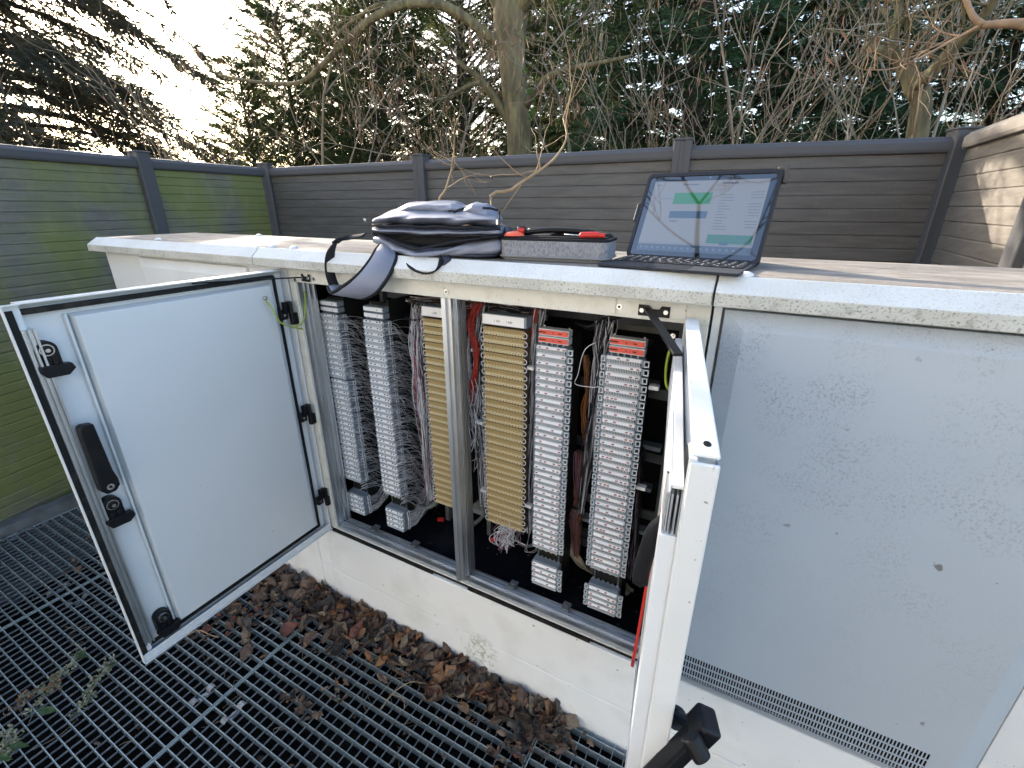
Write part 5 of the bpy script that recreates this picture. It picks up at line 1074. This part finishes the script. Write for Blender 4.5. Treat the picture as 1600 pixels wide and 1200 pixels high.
# ================================================================ leaf litter
def leaf_geo(rg, c_, L, W, curl, rot, tilt):
    n, k = 6, 5; out = []
    for i in range(n):
        s = i/(n-1); w_ = W*math.sin(math.pi*min(1,s**.85*.97+.015))**1.15*(1+.22*rg.randn()); 
        for j in range(k):
            t_ = (j/(k-1)-.5)*2; x = (s-.5)*L; y = t_*w_/2; z = curl*(t_*t_)*W*.7 + curl*.5*((s-.5)*2)**2*L*.5 + rg.randn()*.0018
            out.append((x,y,z))
    V = np.array(out); rm = (Matrix.Rotation(rot,3,'Z') @ Matrix.Rotation(tilt[0],3,'X') @ Matrix.Rotation(tilt[1],3,'Y')); V = V @ np.array(rm).T; V[:,2] -= V[:,2].min(); V += np.array(c_)
    F = [(i*k+j,i*k+j+1,(i+1)*k+j+1,(i+1)*k+j) for i in range(n-1) for j in range(k-1)]; return V.tolist(), F
rg = np.random.RandomState(77); b = MB(); LM = [M['l1'],M['l2'],M['l3'],M['l4'],M['l5'],M['l6']]
def scatter(n, fx, sz=(.026,.074), tl=.42):
    for i in range(n):
        x, y, z = fx(); L = rg.uniform(*sz); V, F = leaf_geo(rg, (x,y,z), L, L*rg.uniform(.35,.75), rg.uniform(-.6,1.0), rg.uniform(0,6.3), (rg.randn()*tl, rg.randn()*tl)); b.m = int(rg.choice(6, p=[.30,.25,.10,.18,.12,.05])); b.add(V, F)
def band():
    x = rg.uniform(-1.72,-.28); wdt = np.interp(x,[-1.75,-1.3,-.9,-.6,-.28],[.32,.19,.15,.12,.06]); y = .925-abs(rg.randn())*wdt*.48; z = max(0,(.018*(1-(.925-y)/wdt)))*rg.rand(); return x, max(y,.5), z
scatter(540, band)
for (cx, cy, sx, sy, n) in ((*PZ(790,1080,0)[:2],.05,.05,40),(*PZ(800,1165,0)[:2],.03,.04,26),(*PZ(480,1110,0)[:2],.05,.02,14),(*PZ(520,1090,0)[:2],.02,.02,8),(*PZ(120,890,0)[:2],.03,.03,5),(*PZ(330,990,0)[:2],.06,.04,9),(*PZ(600,990,0)[:2],.08,.05,18),(*PZ(885,1165,0)[:2],.05,.03,14)):
    scatter(n, lambda: (cx+rg.randn()*sx, min(cy+rg.randn()*sy,.92), rg.rand()*.012), (.015,.04))
scatter(90, lambda: (rg.uniform(-2.9,-.3), rg.uniform(-.2,.9), -.02*rg.rand()), (.01,.03))
scatter(90, lambda: (rg.uniform(-3.0,.5), rg.uniform(-.9,2.2), -.32+rg.rand()*.03), (.03,.06), .2)
tag(obj('leaf_litter', b, LM), 'brown dead leaves heaped along the white plinth and strewn on the gratings', 'leaf litter', kind='stuff')
b = MB()
for i in range(150):
    x, y, z = band(); y -= rg.rand()*.10; L = rg.uniform(.03,.10); a = rg.uniform(0,6.3); c_ = np.array([x,max(.3,y),z+.006]); d = np.array([math.cos(a),math.sin(a),rg.uniform(-.1,.25)])
    b.m = int(rg.rand() < .5); b.tube(curve_pts([c_-d*L*.5,c_+rg.randn(3)*.008,c_+d*L*.5],8), .0007, 3, cap=False)
for i in range(60):
    c_ = np.array([rg.uniform(-2.2,-.3),rg.uniform(0,.85),.004]); a = rg.uniform(0,6.3); L = rg.uniform(.02,.10); d = np.array([math.cos(a),math.sin(a),.05]); b.tube(curve_pts([c_-d*L*.5,c_+rg.randn(3)*.008,c_+d*L*.5],8), .0007, 3, cap=False)
tag(obj('twig_litter', b, [M['l5'],M['l2']]), 'dry stalks and pine needles mixed into the dead leaves', 'twig litter', kind='stuff')
# single leaves that can be told apart
for (px, py, L, W, m_, rot, lb) in ((455,985,.075,.060,'l6',.9,'large dark red leaf lying over the seam between two gratings'),(675,1078,.055,.045,'l6',2.2,'dark red curled leaf on the grating below the plinth stain'),
    (436,903,.060,.042,'l1',1.9,'flat brown veined leaf at the left end of the leaf heap'),(608,990,.060,.050,'l5',.5,'pale tan rounded leaf in the middle of the leaf heap'),
    (343,962,.028,.020,'l6',.3,'small red leaf just below the corner of the left door'),(365,957,.030,.014,'l5',1.2,'small yellowish leaf stuck upright in the grating under the left door')):
    p = PZ(px, py, .012); V, F = leaf_geo(np.random.RandomState(int(px)), (p[0],p[1],.008), L, W, .35, rot, (.15,-.25)); b = MB().add(V, F); o = obj('fallen_leaf', b, M[m_], smooth=True); sub(o,1); tag(o, lb, 'leaf')
# twig on the grating
b = MB().tube(curve_pts([PZ(292,992,.01),PZ(312,985,.014),PZ(328,992,.012),PZ(342,996,.01)],14), .0022, 6); tag(obj('fallen_twig', b, M['twigo'], smooth=True), 'bent pale twig lying on the grating under the left door', 'twig')
b = MB().tube(curve_pts([PZ(596,1108,.01),PZ(612,1085,.014),PZ(640,1066,.02),PZ(664,1068,.012)],14), .0016, 6); b.tube(curve_pts([PZ(612,1085,.014),PZ(630,1092,.012),PZ(632,1106,.01)],8), .0012, 5); tag(obj('fallen_twig', b, M['twigo'], smooth=True), 'pale curved stalk lying left of the dark red curled leaf', 'twig')
# weed sprigs growing through the grating
def weed(label, path, lv, seed, brown=0):
    rg = np.random.RandomState(seed); t = empty('weed', PZ(*path[0],0), label, 'weed'); b = MB(); C_ = curve_pts([PZ(px,py,z) for (px,py),z in zip(path, np.linspace(-.02,.035,len(path)))], 20); b.tube(C_, .0014, 5)
    g = MB(); 
    for i in range(2, len(C_)):
        for k in range(4):
            d = rg.randn(3)*np.array([1,1,.5]); d /= np.linalg.norm(d); e = C_[i]+d*rg.uniform(.008,.028); b.tube([C_[i],e], .0007, 3, cap=False)
            g.m = 0 if not brown else int(rg.choice([0,2])); V, F = leaf_geo(rg, e, rg.uniform(.008,.018), .007, .6, rg.uniform(0,6.3), (rg.randn(),rg.randn())); g.add(V, F)
    for px, py, L, rot in lv:
        g.m = 1; p = PZ(px, py, .03); V, F = leaf_geo(rg, p, L, L*.42, .25, rot, (.2,.2)); g.add(V, F)
    obj('stems', b, M['sage'], t, smooth=True); obj('leaves', g, [M['sage'],M['weedg'],M['l3']], t)
weed('pale weed sprig with two green leaves at the tips, lying on the grating', [(45,1130),(60,1100),(85,1065),(105,1045),(118,1022)], [(130,1026,.045,.3),(178,1038,.030,1.2),(75,1112,.055,.5)], 51)
weed('pale weed sprig closest to the bottom left corner', [(5,1190),(12,1172),(18,1160),(12,1140)], [(30,1168,.055,.6),(8,1186,.05,.4)], 52)
weed('dried pale sprig just right of the green leaved weed', [(112,1125),(125,1105),(140,1085),(160,1050),(170,1040)], [], 53)
weed('rust brown dried fern sprig left of the green leaved weed', [(35,1120),(28,1095),(45,1085),(75,1075),(88,1068)], [], 54, 1)
